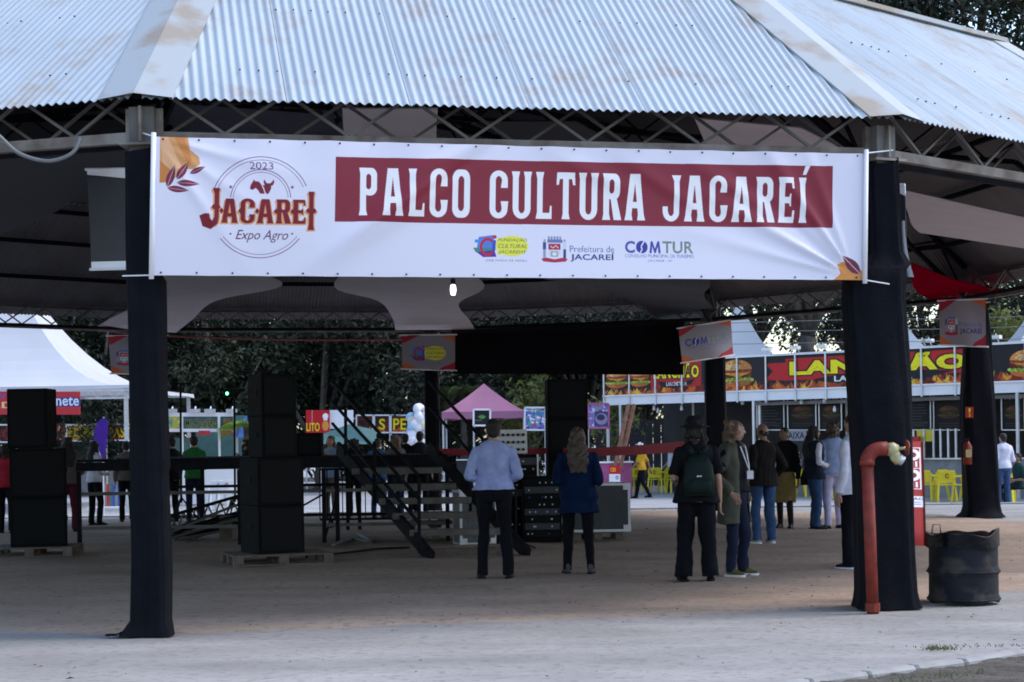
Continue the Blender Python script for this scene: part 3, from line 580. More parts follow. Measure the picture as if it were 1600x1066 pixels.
# rafters running along the hips to the middle
rf_ = MB(); rA, rB = PR - .25, .5
zz = lambda r: (zr(r * math.cos(PI / 12)) if r * math.cos(PI / 12) > RT else zt + (RT - r * math.cos(PI / 12)) * .10) - .10
rk = RT / math.cos(PI / 12)
rf_.bar((0, rA, zz(rA)), (0, rk, zz(rk)), .07, .09).bar((0, rk, zz(rk)), (0, rB, zz(rB)), .07, .09).bar((0, rA, zb), (0, rk, zz(rk) - .55), .06, .07).bar((0, rk, zz(rk) - .55), (0, rB, zz(rB) - .5), .06, .07)
nb = 18
for i in range(nb):
    ra, rb_ = rA + (rB - rA) * i / nb, rA + (rB - rA) * (i + 1) / nb
    lo = lambda r: zb + (zz(rk) - .55 - zb) * (rA - r) / (rA - rk) if r > rk else zz(rk) - .55 + (zz(rB) - .5 - zz(rk) + .55) * (rk - r) / (rk - rB)
    rf_.bar((0, ra, zz(ra)), (0, rb_, lo(rb_)), .03) if i % 2 else rf_.bar((0, ra, lo(ra)), (0, rb_, zz(rb_)), .03)
rfm = raw('rafter_truss', rf_.v, rf_.f, m_dsteel)
po = MB().box((0, 0, 2.1), (.20, .20, 4.2)); pom = raw('post', po.v, po.f, m_steel)
bk = MB().box((0, 0, 3.90), (.34, .34, .02)).box((0, 0, 4.06), (.02, .30, .28)).box((0, 0, 4.06), (.30, .02, .28)); bkm = raw('post_bracket', bk.v, bk.f, m_rust)
for k in range(12):
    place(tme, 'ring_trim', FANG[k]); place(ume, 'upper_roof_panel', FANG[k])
    for q in plm: place(q, 'purlin', FANG[k])
    for q, nm in ((chm, 'bottom_chord'), (cim, 'bottom_chord'), (ctm, 'top_chord')): place(q, nm, FANG[k])
    ca, sa = math.cos(FANG[k]), math.sin(FANG[k])
    for i in range(12):
        for rr_, off in ((AP, 0), (AP - .3, 1)):
            x = -hl + i * bay; place(bru if (i + off) % 2 else brd, 'brace', FANG[k], pav, (x * ca - rr_ * sa, x * sa + rr_ * ca, 0))
    place(rfm, 'rafter_truss', VANG[k])
    v = pv(k); pt = place(pom, 'post', VANG[k], pav, (v.x - PC.x, v.y - PC.y, 0)); place(bkm, 'post_bracket', 0, pt)
# ---------------------------------------------------------------- black cloth wrapped round the posts
def smooth_noise(seed):
    r = np.random.default_rng(seed); K = r.normal(size=(10, 3)) * np.array([6, 6, 3.0]); ph = r.uniform(0, 6.28, 10)
    return lambda p: float(np.sin(K @ np.asarray(p) + ph).sum() / 4)
def wrap(label, base, secs, seed, folds=.016, puddle=0.0, twist=0., mt=m_black, lean=0):
    """secs: (z, cx offset, half width x, half width y)"""
    t = thing('cloth_wrap', label, 'cloth wrap', base, 0, 'black cloth wraps on the pavilion posts'); nz = smooth_noise(seed); vs = []; n = 36; zs = []
    for (z0, c0, a0, b0), (z1, c1, a1, b1) in zip(secs[:-1], secs[1:]):
        m_ = max(2, int(abs(z1 - z0) / .09))
        for i in range(m_): q = i / m_; zs.append((z0 + (z1 - z0) * q, c0 + (c1 - c0) * q, a0 + (a1 - a0) * q, b0 + (b1 - b0) * q))
    zs.append(secs[-1])
    for j, (z, c, a, b) in enumerate(zs):
        for k in range(n):
            an = 2 * PI * k / n + twist * z; cx, sy = math.cos(an), math.sin(an)
            e = 1 + 0; x = a * math.copysign(abs(cx) ** .36, cx); y = b * math.copysign(abs(sy) ** .36, sy)
            d = folds * nz((x * 1.3, y * 1.3, z * .55)) + folds * .5 * math.sin(k * 1.9 + 2.2 * z + seed)
            if z < .12: d += puddle * (1 - z / .12) * (1 + .5 * math.sin(3 * an + seed))
            L = math.hypot(x, y); x += x / L * d; y += y / L * d
            vs.append((c + x, y, max(.004, z + (.03 * math.sin(an * 2 + seed) if j == len(zs) - 1 else 0))))
    fs = [(j * n + k, j * n + (k + 1) % n, (j + 1) * n + (k + 1) % n, (j + 1) * n + k) for j in range(len(zs) - 1) for k in range(n)]
    fs = [tuple(reversed(f)) for f in fs] if zs[0][0] > zs[-1][0] else fs
    link('cloth', raw('cloth', vs, fs, mt, True), t); return t
b0 = pv(0); b1 = pv(1)
A_ = G(233, 990)
w0 = wrap('slim dark cloth wrapped post at the left end of the big white banner', b0, [(0, -.02, .15, .155), (.12, .0, .138, .15), (.5, .01, .136, .145), (1.3, .008, .132, .142), (1.34, .012, .143, .148), (2.83, .005, .136, .145), (2.87, -.008, .122, .135), (3.86, -.01, .12, .13)], 3, .014, .05)
fl = MB()   # cloth tail lying on the ground to the left of the post
tv = []; 
for i in range(8):
    for j in range(5): tv.append((b0.x - .12 - .22 * i / 7, b0.y - .17 + .26 * j / 4 * (1 - .8 * i / 7) + .02 * math.sin(i), .012 + .09 * (1 - i / 7) ** 2 * (.6 + .4 * math.sin(j * 2 + i)) + .01 * math.sin(3 * i + 2 * j)))
fl.add(tv, [(i * 5 + j, (i + 1) * 5 + j, (i + 1) * 5 + j + 1, i * 5 + j + 1) for i in range(7) for j in range(4)]); fl.build('cloth_tail', m_black, w0, smooth=True)
sv = MB().sheet((b0.x - .02, b0.y - .172, .1), (b0.x - .012, b0.y - .172, .1), (b0.x - .012, b0.y - .165, 2.9), (b0.x - .02, b0.y - .165, 2.9), .004); sv.build('cloth_seam', m_black, w0)
w1 = wrap('bulky black cloth draped post beside the red standpipe', b1, [(0, .0, .258, .24), (.15, .0, .252, .24), (.5, -.005, .25, .235), (1.2, -.015, .245, .235), (2.0, -.045, .255, .235), (2.7, -.075, .26, .235), (2.94, -.06, .26, .23), (2.99, .02, .22, .2), (3.1, .02, .16, .17), (3.8, .01, .14, .15), (3.9, .01, .135, .15)], 8, .022, .03)
k4, k5, k6, k7 = (pv(k) for k in (4, 5, 6, 7))
wrap('wide black cloth wrapped post behind the waste drum near the kerb', k4, [(-.02, .03, .315, .29), (.3, .02, .295, .28), (2.0, .0, .28, .27), (3.3, .0, .24, .24), (3.9, 0, .17, .17)], 12, .025, .08)
wrap('cloth wrapped post behind the curly haired woman', k5, [(0, 0, .25, .22), (.4, 0, .22, .2), (3.9, 0, .2, .19)], 15, .01, .04)
wrap('slender cloth wrapped post beside the steel stairs', k6, [(0, 0, .17, .17), (3.9, 0, .15, .15)], 18, .008, .03)
wrap('dark cloth wrapped post almost hidden by the left front post', k7, [(0, 0, .17, .17), (3.9, 0, .15, .15)], 21, .008, .03)
# ---------------------------------------------------------------- the main banner
fdir = (b1 - b0).normalized(); fn = Vector((fdir.y, -fdir.x, 0))       # outward normal of the front facet
def on_plane(px, py, off):
    u, v = ray(px, py); o = b0 + fn * off; t = (o.x * fn.x + o.y * fn.y) / (u * fn.x + fn.y); return Vector((u * t, t, EYE + v * t))
TL, TR, BL, BR_ = (on_plane(*p, .27) for p in ((240, 214), (1352, 240), (236.5, 430.5), (1350, 438)))
bt = thing('banner', 'wide white banner reading PALCO CULTURA JACAREÍ hung across the front of the pavilion', 'banner', ((BL + BR_) / 2))
nu, nv = 260, 52
def wr(u, v):   # sheet relief in metres, u along, v up
    d = .02 * math.sin(u * 5.2 + 1) * math.sin(v * 2.5) + .004 * math.sin(u * 60) * v ** 5
    for (u0, v0, ang, wd, am, ln) in ((.335, .55, .62, .016, .026, .10), (.36, .62, .62, .010, -.018, .10), (.30, .42, .62, .02, .012, .12), (.385, .88, .5, .01, .014, .06), (.60, .8, -.4, .012, .008, .05), (.70, .72, -.55, .011, .008, .06), (.80, .72, -.5, .012, .009, .06)):
        X, Y = (u - u0) * 5.4, (v - v0); c, s = math.cos(ang), math.sin(ang); a, b = X * c + Y * s, -X * s + Y * c; d += am * math.exp(-(b / (wd * 5)) ** 2 - (a / (ln * 5.4)) ** 2)
    for ang, am in ((2.65, .022), (2.45, -.012), (2.2, .020), (1.95, .012), (2.88, .012)):
        X, Y = (u - .985) * 5.4, v - .02; r = math.hypot(X, Y) + 1e-6; da = math.atan2(Y, X) - ang; d += am * math.exp(-(da / .055) ** 2) * min(1, r / .25) * math.exp(-(r / 1.1) ** 2)
    for ang, am in ((-.25, .01), (-.6, .008), (-.95, .01)):
        X, Y = u * 5.4, v - 1; r = math.hypot(X, Y) + 1e-6; da = math.atan2(Y, X) - ang; d += am * math.exp(-(da / .07) ** 2) * min(1, r / .3) * math.exp(-(r / .8) ** 2)
    return d * 1.8
vs, uv = [], []
for j in range(nv + 1):
    for i in range(nu + 1):
        u, v = i / nu, j / nv; p = BL.lerp(BR_, u).lerp(TL.lerp(TR, u), v); sc = .004 * abs(math.sin(u * 13 * PI)); p = p + fn * wr(u, v) - Vector((0, 0, 1)) * (sc if j == nv else (-sc * .5 if j == 0 else 0)); vs.append(p - LOC[bt]); uv.append((u, v))
fs = [(j * (nu + 1) + i, j * (nu + 1) + i + 1, (j + 1) * (nu + 1) + i + 1, (j + 1) * (nu + 1) + i) for j in range(nv) for i in range(nu)]
link('banner_sheet', raw('banner_sheet', vs, fs, p_banner, True, uv), bt)
for a, b in ((TL, BL), (TR, BR_)):
    d = (a - b).normalized() * .03; MB().tube([b - d + fn * .02, a + d + fn * .02], .02, 8).build('end_pole', m_white, bt, smooth=True)
ey = MB().tube([(0, 0, 0), tuple(fn * .004)], .008, 8); eym = raw('eyelet', ey.v, ey.f, m_dsteel)
for v in (.02, .98):
    for i in range(22):
        u = .012 + .976 * i / 21; q = link('eyelet', eym, bt); q.location = BL.lerp(BR_, u).lerp(TL.lerp(TR, u), v) + fn * (wr(u, v) + .003) - LOC[bt]
for pt_, tgt in ((BL, b0 + fn * .17 + Vector((-.14, 0, pt_z))) if False else (BL, Vector((b0.x - .16, b0.y - .15, BL.z + .01))), (BR_, Vector((b1.x + .02, b1.y - .25, BR_.z - .03))), (TR, Vector((b1.x + .1, b1.y - .1, TR.z + .06))), (TL, Vector((b0.x, b0.y - .1, TL.z + .06)))):
    MB().tube([pt_ + fn * .02, tgt], .006, 5).build('tie_rope', m_white, bt)
# side banners seen edge on
def hem_banner(label, a, b, c, d, hem, thick=.008):
    t = thing('side_banner', label, 'banner', (Vector(a) + Vector(b)) / 2)
    a, b, c, d = map(Vector, (a, b, c, d)); h = hem
    MB().sheet(a.lerp(d, h), b.lerp(c, h), b.lerp(c, 1 - h * 1.1), a.lerp(d, 1 - h * 1.1), thick).build('cloth', m_blackb, t)
    MB().sheet(a, b, b.lerp(c, h), a.lerp(d, h), thick + .004).build('hem', m_white, t); MB().sheet(a.lerp(d, 1 - h * .7), b.lerp(c, 1 - h * 1.4), c, d, thick + .004).build('hem', m_white, t)
    for p, q in ((a, b), (d, c)): MB().tube([p + (p - q).normalized() * .03, q], .014, 6).build('hem_rod', m_white, t)
    return t
m_blackb = mat('dark_banner_back', (.012, .015, .024), .65, .1, 4)
hem_banner('dark backed narrow banner with white hems left of the slim front post', P(143, 421, 15.2), P(215, 419, 14.1), P(215, 264, 14.1), P(136, 265, 15.2), .075)
hem_banner('narrow dark banner seen edge on along the right front post', P(1406, 432, 15.55), P(1417, 430, 15.5), P(1414, 289, 15.5), P(1400, 289, 15.55), .09)
dr = MB(); dv = []
for i in range(9):
    for j in range(7): dv.append(P(1402 + (12 + 14 * (i / 8) ** 2) * j / 6, 345 + 88 * i / 8, 15.35 + .05 * math.sin(j * 1.3)))
dr.add(dv, [(i * 7 + j, i * 7 + j + 1, (i + 1) * 7 + j + 1, (i + 1) * 7 + j) for i in range(8) for j in range(6)]); dr.build('cloth_fold', mat('grey_blue_cloth', (.06, .075, .105), .7), w1, smooth=True)
# ---------------------------------------------------------------- sails stretched under the roof
def sail(label, rows, mt, seg=10, sag=.0):
    """rows: (xl, yl, xr, yr, depth) from the far edge towards the camera, splined"""
    t = thing('shade_sail', label, 'shade sail', P((rows[0][0] + rows[0][2]) / 2, rows[0][1], rows[0][4]), 0, 'sails stretched under the pavilion roof'); R_ = np.array(rows, float); m_ = len(rows); q = np.linspace(0, m_ - 1, (m_ - 1) * 6 + 1); out = []
    for s in q:
        i = min(int(s), m_ - 2); f = s - i; p0, p1, p2, p3 = R_[max(i - 1, 0)], R_[i], R_[i + 1], R_[min(i + 2, m_ - 1)]
        out.append(.5 * ((2 * p1) + (-p0 + p2) * f + (2 * p0 - 5 * p1 + 4 * p2 - p3) * f * f + (-p0 + 3 * p1 - 3 * p2 + p3) * f ** 3) if len(rows) > 2 else p1 + (p2 - p1) * f)
    vs = []
    for (xl, yl, xr, yr, Y) in out:
        a, b = P(xl, yl, Y), P(xr, yr, Y)
        for k in range(seg + 1): h = k / seg; p = a.lerp(b, h); p.z -= sag * 4 * h * (1 - h); vs.append(p)
    n = seg + 1; fs = [(j * n + k, j * n + k + 1, (j + 1) * n + k + 1, (j + 1) * n + k) for j in range(len(out) - 1) for k in range(seg)]
    vs2 = [p + Vector((0, 0, .012)) for p in vs]; m = len(vs)
    fs2 = fs + [tuple(reversed([i + m for i in f])) for f in fs]
    MB().add(vs + vs2, fs2).build('fabric', mt, t, smooth=True); return t
sail('pale sail with a scooped edge behind the slim front post', [(146, 514, 275, 520, 36.5), (175, 497, 300, 500, 34.8), (212, 478, 338, 470, 32.8), (240, 455, 440, 447, 30), (250, 420, 400, 420, 28), (270, 360, 360, 360, 25)], m_sail)
sail('pale sail hanging in the middle behind the lit bulb', [(618, 516, 742, 515, 37), (612, 495, 733, 500, 35.6), (590, 470, 717, 474, 33.5), (522, 448, 757, 446, 31), (560, 400, 700, 400, 28.5), (565, 330, 690, 330, 25), (540, 225, 682, 222, 20.5), (535, 170, 684, 170, 18.5)], m_sail)
sail('pale sail under the right hand roof slope beyond the draped post', [(1437, 364, 1625, 392, 26), (1424, 350, 1640, 375, 24.8), (1412, 318, 1620, 352, 23.4), (1380, 290, 1600, 340, 22)], m_sail)
sail('crimson sail above the hanging sign at the far right', [(1468, 472, 1492, 470, 33), (1440, 462, 1530, 462, 32), (1427, 447, 1592, 459, 31), (1424, 428, 1500, 440, 30), (1420, 410, 1432, 414, 29)], m_sailr)
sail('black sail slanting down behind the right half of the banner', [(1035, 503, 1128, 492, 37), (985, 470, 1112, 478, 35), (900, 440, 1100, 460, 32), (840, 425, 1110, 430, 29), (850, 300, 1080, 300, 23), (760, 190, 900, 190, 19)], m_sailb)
sail('beige sail seen through the girder above the right half of the banner', [(1150, 300, 1400, 290, 24), (1120, 262, 1370, 262, 22), (1085, 185, 1250, 200, 19)], m_sail)
sail('dark red sail strip seen through the girder over the banner', [(930, 250, 1090, 255, 22), (945, 226, 1075, 234, 21)], m_sailr)
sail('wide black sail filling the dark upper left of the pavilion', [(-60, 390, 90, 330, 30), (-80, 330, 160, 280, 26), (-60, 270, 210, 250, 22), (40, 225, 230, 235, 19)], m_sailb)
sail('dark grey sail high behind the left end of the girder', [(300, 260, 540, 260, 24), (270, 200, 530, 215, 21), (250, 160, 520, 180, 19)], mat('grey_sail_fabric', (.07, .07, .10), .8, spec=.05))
# bulb, cables
bp_ = P(708, 452, 14.4)
lb = thing('light_bulb', 'lit white bulb hanging below the big banner', 'bulb', bp_)
MB().rings([(bp_.x, bp_.y, bp_.z - .052, .008, .008), (bp_.x, bp_.y, bp_.z - .047, .018, .018), (bp_.x, bp_.y, bp_.z - .01, .025, .025), (bp_.x, bp_.y, bp_.z + .02, .023, .023), (bp_.x, bp_.y, bp_.z + .038, .016, .016)], 14).build('globe', mat('lit_bulb', (.9, .9, .9), .3, emit=((.93, .96, 1), 1.5)), lb, smooth=True)
MB().tube([bp_ + Vector((0, 0, .038)), bp_ + Vector((0, 0, .085))], .02, 10).build('socket', m_dsteel, lb); MB().tube([bp_ + Vector((0, 0, .085)), bp_ + Vector((0, .1, .6)), bp_ + Vector((0, .15, 1.2))], .005, 5).build('wire', m_dsteel, lb)
def cable(label, pts, r, mt, name='cable'):
    P0 = [Vector(p) for p in pts]; o = []
    for i in range(len(P0) - 1):
        for s in range(6):
            f = s / 6; a, b, c, d = P0[max(i - 1, 0)], P0[i], P0[i + 1], P0[min(i + 2, len(P0) - 1)]
            o.append(.5 * ((2 * b) + (c - a) * f + (2 * a - 5 * b + 4 * c - d) * f * f + (3 * b - a - 3 * c + d) * f ** 3))
    o.append(P0[-1]); return tag(MB().tube(o, r, 6).build(name, mt, smooth=True), label, 'cable')
cable('grey cable looping below the girder at the top left', [P(-30, 190, 13.6), P(0, 214, 13.6), (P(30, 240, 13.6)), P(75, 252, 13.6), P(112, 240, 13.6), P(126, 216, 13.65)], .016, m_wire)
cable('thin second grey wire looping just under the first at the top left', [P(-30, 196, 13.62), P(5, 225, 13.62), P(45, 247, 13.62), P(80, 250, 13.62), P(118, 236, 13.62), P(124, 214, 13.65)], .008, m_wire)
cable('long thin red cable strung below the far girder', [P(40, 509, 36), P(150, 516, 36.4), P(260, 525, 36.8), P(450, 531, 37), P(630, 531, 37.2)], .022, m_redwire)
cable('thin dark cable sagging behind the left speaker stack', [P(262, 538, 38), P(330, 565, 38), P(390, 581, 38), P(470, 570, 38)], .015, m_dsteel)
for i, (y0, y1, lb_) in enumerate(((505, 502, 'topmost'), (519, 518, 'middle'), (504 + 34, 500 + 37, 'lowest'))): cable('%s of three pale wires crossing in front of the right hand trees' % lb_, [P(1140, y0, 42), P(1320, y1 - 2, 42), P(1480, y1 - 4, 42), P(1640, y1 - 9, 42)], .009, m_wire)
# hanging signs on the far posts and the black valance between them
def hang_sign(label, quad, pr):
    a, b, c, d = quad; t = thing('hanging_sign', label, 'sign', (a + b) / 2)
    n = 14; vs, uv = [], []
    for j in range(n + 1):
        for i in range(n + 1): u, v = i / n, j / n; p = a.lerp(b, u).lerp(d.lerp(c, u), v); p.y += .02 * math.sin(u * 7 + v * 3); vs.append(p - LOC[t]); uv.append((u, v))
    link('sign_sheet', raw('sign_sheet', vs, [(j * (n + 1) + i, j * (n + 1) + i + 1, (j + 1) * (n + 1) + i + 1, (j + 1) * (n + 1) + i) for j in range(n) for i in range(n)], pr, True, uv), t)
    for p, q in ((a, b), (d, c)): e = (q - p).normalized() * .04; MB().tube([p - e, q + e], .016, 6).build('rod', m_white, t)
    return t
hang_sign('small sign with the cultural foundation logo at the left end of the black valance', [P(629, 577, 36.6), P(711, 579, 36.4), P(711, 523, 36.4), P(627, 524, 36.6)], p_fund)
hang_sign('small tilted COMTUR sign at the right end of the black valance', [P(1066, 567, 35.4), P(1146, 555, 35.9), P(1142, 500, 35.9), P(1060, 513, 35.4)], p_comtur)
hang_sign('Prefeitura de JACAREÍ sign on the far right wrapped post', [P(1469, 539, 31.2), P(1541, 542, 30.9), P(1540, 467, 30.9), P(1468, 470, 31.2)], p_pref)
hang_sign('shaded Prefeitura sign half hidden behind the slim front post', [P(174, 584, 36.0), P(259, 586, 35.8), P(260, 524, 35.8), P(168, 525, 36.0)], p_pref)
va = thing('valance', 'plain black cloth valance hung between two far posts', 'valance', P(880, 587, 37))
vs = []
for j in range(9):
    for i in range(41):
        u, v = i / 40, j / 8; a = P(708, 580 + 4 * math.sin(u * 9) * 0, 37.0); p = P(708 + 360 * u, (584 + 2 * u) * (1 - v) + (519 - 14 * u) * v, 37.0 - .6 * u); p.y += .04 * math.sin(u * 40) * (1 - v) + .02 * math.sin(u * 17 + v * 4); vs.append(p)
MB().add(vs, [(j * 41 + i, j * 41 + i + 1, (j + 1) * 41 + i + 1, (j + 1) * 41 + i) for j in range(8) for i in range(40)]).build('cloth', m_black, va, smooth=True)
MB().bar(P(706, 519, 37), P(1070, 504, 36.4), .06, .08).build('top_rail', m_dsteel, va)
# ---------------------------------------------------------------- trees and plants
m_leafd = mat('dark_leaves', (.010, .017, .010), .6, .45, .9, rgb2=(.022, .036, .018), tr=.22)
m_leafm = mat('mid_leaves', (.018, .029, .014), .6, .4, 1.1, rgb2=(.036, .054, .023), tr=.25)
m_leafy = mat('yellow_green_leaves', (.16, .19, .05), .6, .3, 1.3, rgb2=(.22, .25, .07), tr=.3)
def leaf_cloud(centres, radii, n, ls, seed, flat=.6):
    r = np.random.default_rng(seed); C_ = np.asarray(centres, float); R_ = np.asarray(radii, float); wgt = R_ ** 2 / (R_ ** 2).sum(); k = r.choice(len(C_), n, p=wgt)
    d = r.normal(size=(n, 3)); d /= np.linalg.norm(d, axis=1)[:, None]; rad = R_[k] * (r.random(n) ** .42); pos = C_[k] + d * rad[:, None] * np.array([1, 1, .75]); pos += r.normal(size=(n, 3)) * .12
    nrm = d * .6 + r.normal(size=(n, 3)) * .7 + np.array([0, 0, flat]); nrm /= np.linalg.norm(nrm, axis=1)[:, None]
    a = np.cross(nrm, r.normal(size=(n, 3))); a /= np.linalg.norm(a, axis=1)[:, None]; b = np.cross(nrm, a); s = ls * r.uniform(.6, 1.4, n)[:, None]
    q = np.stack([pos - a * s, pos - b * s * .42 + nrm * s * .1, pos + a * s, pos + b * s * .42 + nrm * s * .1], 1).reshape(-1, 3)
    f = np.arange(n * 4).reshape(-1, 4); return q, f
def tree(label, x, y, h, cr, base, seed, mt, n=7000, ls=.16, lean=0, zb_=-.2, nm='tree', squash=1.0, white=False):
    R = random.Random(seed); t = thing(nm, label, 'tree', (x, y, zb_), 0, 'trees behind the fairground'); m = MB(); th = base * .9
    tr_ = max(.14, h * .022); pts = [(lean * i / 5 * th * .35 + R.uniform(-.08, .08), R.uniform(-.08, .08), th * i / 5) for i in range(6)]; m.tube(pts, [tr_ * (1.35 - .55 * i / 5) if i else tr_ * 1.6 for i in range(6)], 10)
    top = Vector(pts[-1]); cs, rs = [], []; nl = 9
    for i in range(nl):
        a = 2 * PI * i / nl + R.uniform(-.3, .3); ht = base + (h - base) * R.uniform(.15, .95); q = 1 - abs((ht - base) / (h - base) - .42) * 1.05; e = Vector((top.x + math.cos(a) * cr * q * R.uniform(.45, .85), math.sin(a) * cr * q * R.uniform(.45, .85), ht)); mid = top.lerp(e, .5) + Vector((0, 0, .25 * cr * .3))
        m.tube([top, mid, e], [tr_ * .55, tr_ * .3, tr_ * .1], 7)
        for _ in range(5): cs.append(e.lerp(mid, R.uniform(0, .6)) + Vector((R.gauss(0, cr * .24), R.gauss(0, cr * .24), R.gauss(0, (h - base) * .10)))); rs.append(cr * R.uniform(.16, .34))
    m.build('trunk', m_bark, t, False, smooth=True)
    if white: MB().tube([(pts[0][0], pts[0][1], 0), tuple(pts[1]), tuple(pts[2])], [tr_ * 1.65, tr_ * 1.27, tr_ * 1.16], 12).build('lime_wash', m_limew, t, False, smooth=True); 
    q, f = leaf_cloud(cs, rs, n, ls, seed); link('crown', raw('crown', q, f.tolist(), mt), t); return t
m_limew = mat('lime_wash_paint', (.62, .60, .60), .9, .2, 4, bump=.4)
def at(px, Y): return P(px, 600, Y).x
bg_trees = [(60, 66, 10, 4.2, 2.2), (150, 62, 9, 3.8, 1.6), (250, 66, 11, 4.3, 1.9), (340, 63, 10, 4.0, 1.6), (420, 68, 11, 4.6, 1.8), (500, 64, 10, 4.2, 1.5), (575, 69, 11, 4.5, 1.6), (650, 65, 10, 4.2, 1.4), (735, 72, 11, 4.6, 1.8), (830, 70, 10, 4.4, 1.6), (915, 68, 10, 4.2, 1.8), (1000, 72, 11, 4.6, 2.2)]
pos_w = ['behind the white pyramid tent', 'behind the hot dog stall sign', 'behind the slim front post', 'behind the corn kiosk', 'behind the middle speaker stack', 'behind the red sign with the chef hat', 'behind the letter S panel', 'behind the candy display', 'behind the pink gazebo', 'left of the tall black speaker tower', 'right of the tall black speaker tower', 'behind the small burger panels']
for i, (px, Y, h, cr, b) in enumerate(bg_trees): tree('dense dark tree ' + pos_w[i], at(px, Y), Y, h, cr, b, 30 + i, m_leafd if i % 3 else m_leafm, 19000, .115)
wood = []; wr_ = []
R_ = random.Random(5)
for i in range(150): wood.append((R_.uniform(-34, 9), R_.uniform(80, 90), R_.uniform(-.2, 8.5))); wr_.append(R_.uniform(1.4, 2.6))
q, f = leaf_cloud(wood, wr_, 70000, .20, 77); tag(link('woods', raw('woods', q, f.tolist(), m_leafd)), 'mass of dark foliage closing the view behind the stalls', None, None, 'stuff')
right_w = [(1075, 62, 9.5, 4.2, 3.4, 'with a lime washed trunk left of the draped post', True, 0), (1180, 72, 14, 4.6, 6.2, 'over the big painted burger', False, .1), (1232, 62, 16, 6.0, 5.9, 'with a thick leaning trunk over the red ribbon panel', False, .35), (1330, 76, 12, 4.4, 5.4, 'hidden mostly by the draped post', False, 0), (1445, 68, 11, 4.0, 4.4, 'left of the far right sign', False, 0), (1520, 72, 10.5, 4.6, 3.4, 'behind the far right wrapped post', False, 0), (1620, 66, 9, 4.0, 3.2, 'at the right edge over the stall', False, 0)]
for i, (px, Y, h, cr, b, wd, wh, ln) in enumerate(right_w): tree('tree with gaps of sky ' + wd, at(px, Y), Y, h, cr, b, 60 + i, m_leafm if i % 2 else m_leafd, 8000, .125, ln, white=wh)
tree('tall dark tree standing over the right slope of the roof', at(1500, 56), 56, 19, 5.6, 9.5, 91, m_leafd, 24000, .11)
tree('tall tree leaving the picture at the top right corner', at(1660, 60), 60, 21, 6.2, 10, 92, m_leafm, 24000, .11)
tree('small yellow green tree beside the pink gazebo', at(828, 62), 62, 4.4, 1.2, 1.3, 93, m_leafy, 1600, .12, nm='small_tree')
tree('pale lit bush left of the red ribbon near the white poles', at(962, 58), 58, 3.3, 1.0, .9, 94, m_leafy, 700, .12, nm='small_tree')
tree('yellow lit branchy tree behind the stall at the right edge', at(1585, 58), 58, 6.4, 1.9, 3.2, 95, m_leafy, 1700, .14, nm='small_tree')
def frond(m, o, ang, L, droop, wdt, n=16):
    c, s = math.cos(ang), math.sin(ang); pts = []
    for i in range(n + 1): t = i / n; pts.append(Vector((o[0] + c * L * t * (1 - .25 * t), o[1] + s * L * t * (1 - .25 * t), o[2] + L * (.45 * t - droop * t * t))))
    m.tube(pts, [.025 * (1 - .8 * i / n) for i in range(n + 1)], 5)
    for i in range(2, n + 1):
        t = i / n; l = wdt * math.sin(PI * min(1, t * .9 + .1)) ** .7
        for sd in (-1, 1):
            for k in (0, .5):
                p = pts[i].lerp(pts[i - 1], k); tip = p + Vector((c * l * .5 - s * sd * l, s * l * .5 + c * sd * l, -l * .45)); d = Vector((c, s, 0)) * .035; m.add([p - d, p + d, tip], [(0, 1, 2)])
def palm(label, x, y, h, L, nf, seed, mt, wdt=.55, name='palm_tree', g='palms and big leaved plants'):
    R = random.Random(seed); t = thing(name, label, 'palm', (x, y, -.2), 0, g); MB().tube([(0, 0, 0), (.05, 0, h * .5), (0, .05, h)], [.16, .12, .10], 9).build('trunk', m_bark, t, False, smooth=True)
    for i in range(nf): m = MB(); frond(m, (0, .05, h), 2 * PI * i / nf + R.uniform(-.2, .2), L * R.uniform(.8, 1.1), R.uniform(.5, .9), wdt); m.build('frond', mt, t, False)
m_palm = mat('palm_leaves', (.06, .10, .03), .5, .3, 3, rgb2=(.11, .17, .055), tr=.3); m_ban = mat('bright_banana_leaves', (.16, .26, .03), .45, .25, 4, rgb2=(.24, .36, .05), tr=.4)
palm('palm with pale fronds above the pink gazebo', at(722, 64), 64, 3.6, 2.4, 13, 3, m_palm)
palm('palm with drooping fronds right of the pink gazebo', at(800, 66), 66, 4.2, 2.6, 15, 4, m_palm)
palm('bright green palm left of the middle speaker stack', at(384, 50), 50, 2.3, 1.3, 9, 5, m_ban, .45)
# dry leaves and grit lying on the ground, grass by the near kerb
m_dry = mat('dry_leaves', (.11, .075, .05), .9, .5, 12); m_grass = mat('grass_blades', (.07, .11, .03), .7, .4, 8, rgb2=(.15, .17, .06), tr=.2)
lv, lf = [], []; R_ = random.Random(11)
for i in range(900):
    Yq = 11 + 26 * R_.random() ** 1.3; x = R_.uniform(-.33, .33) * Yq
    if R_.random() < .7 and Yq < 14: continue
    s = R_.uniform(.006, .02) * (1.6 if R_.random() < .08 else 1); a = R_.uniform(0, 6.28); z = und(x, Yq) * .8 + .012 if (Vector((x, Yq)) - PC).length < AP else .0; n = len(lv); c, q = math.cos(a) * s, math.sin(a) * s
    lv += [(x - c, Yq - q, z), (x + q * .5, Yq - c * .5, z + s * .5), (x + c, Yq + q, z + .004), (x - q * .5, Yq + c * .5, z + s * .4)]; lf.append((n, n + 1, n + 2, n + 3))
tag(link('leaves', raw('leaves', lv, lf, m_dry)), 'dry leaves scattered over the dirt floor and the yard', None, None, 'stuff')
gv, gf = [], []
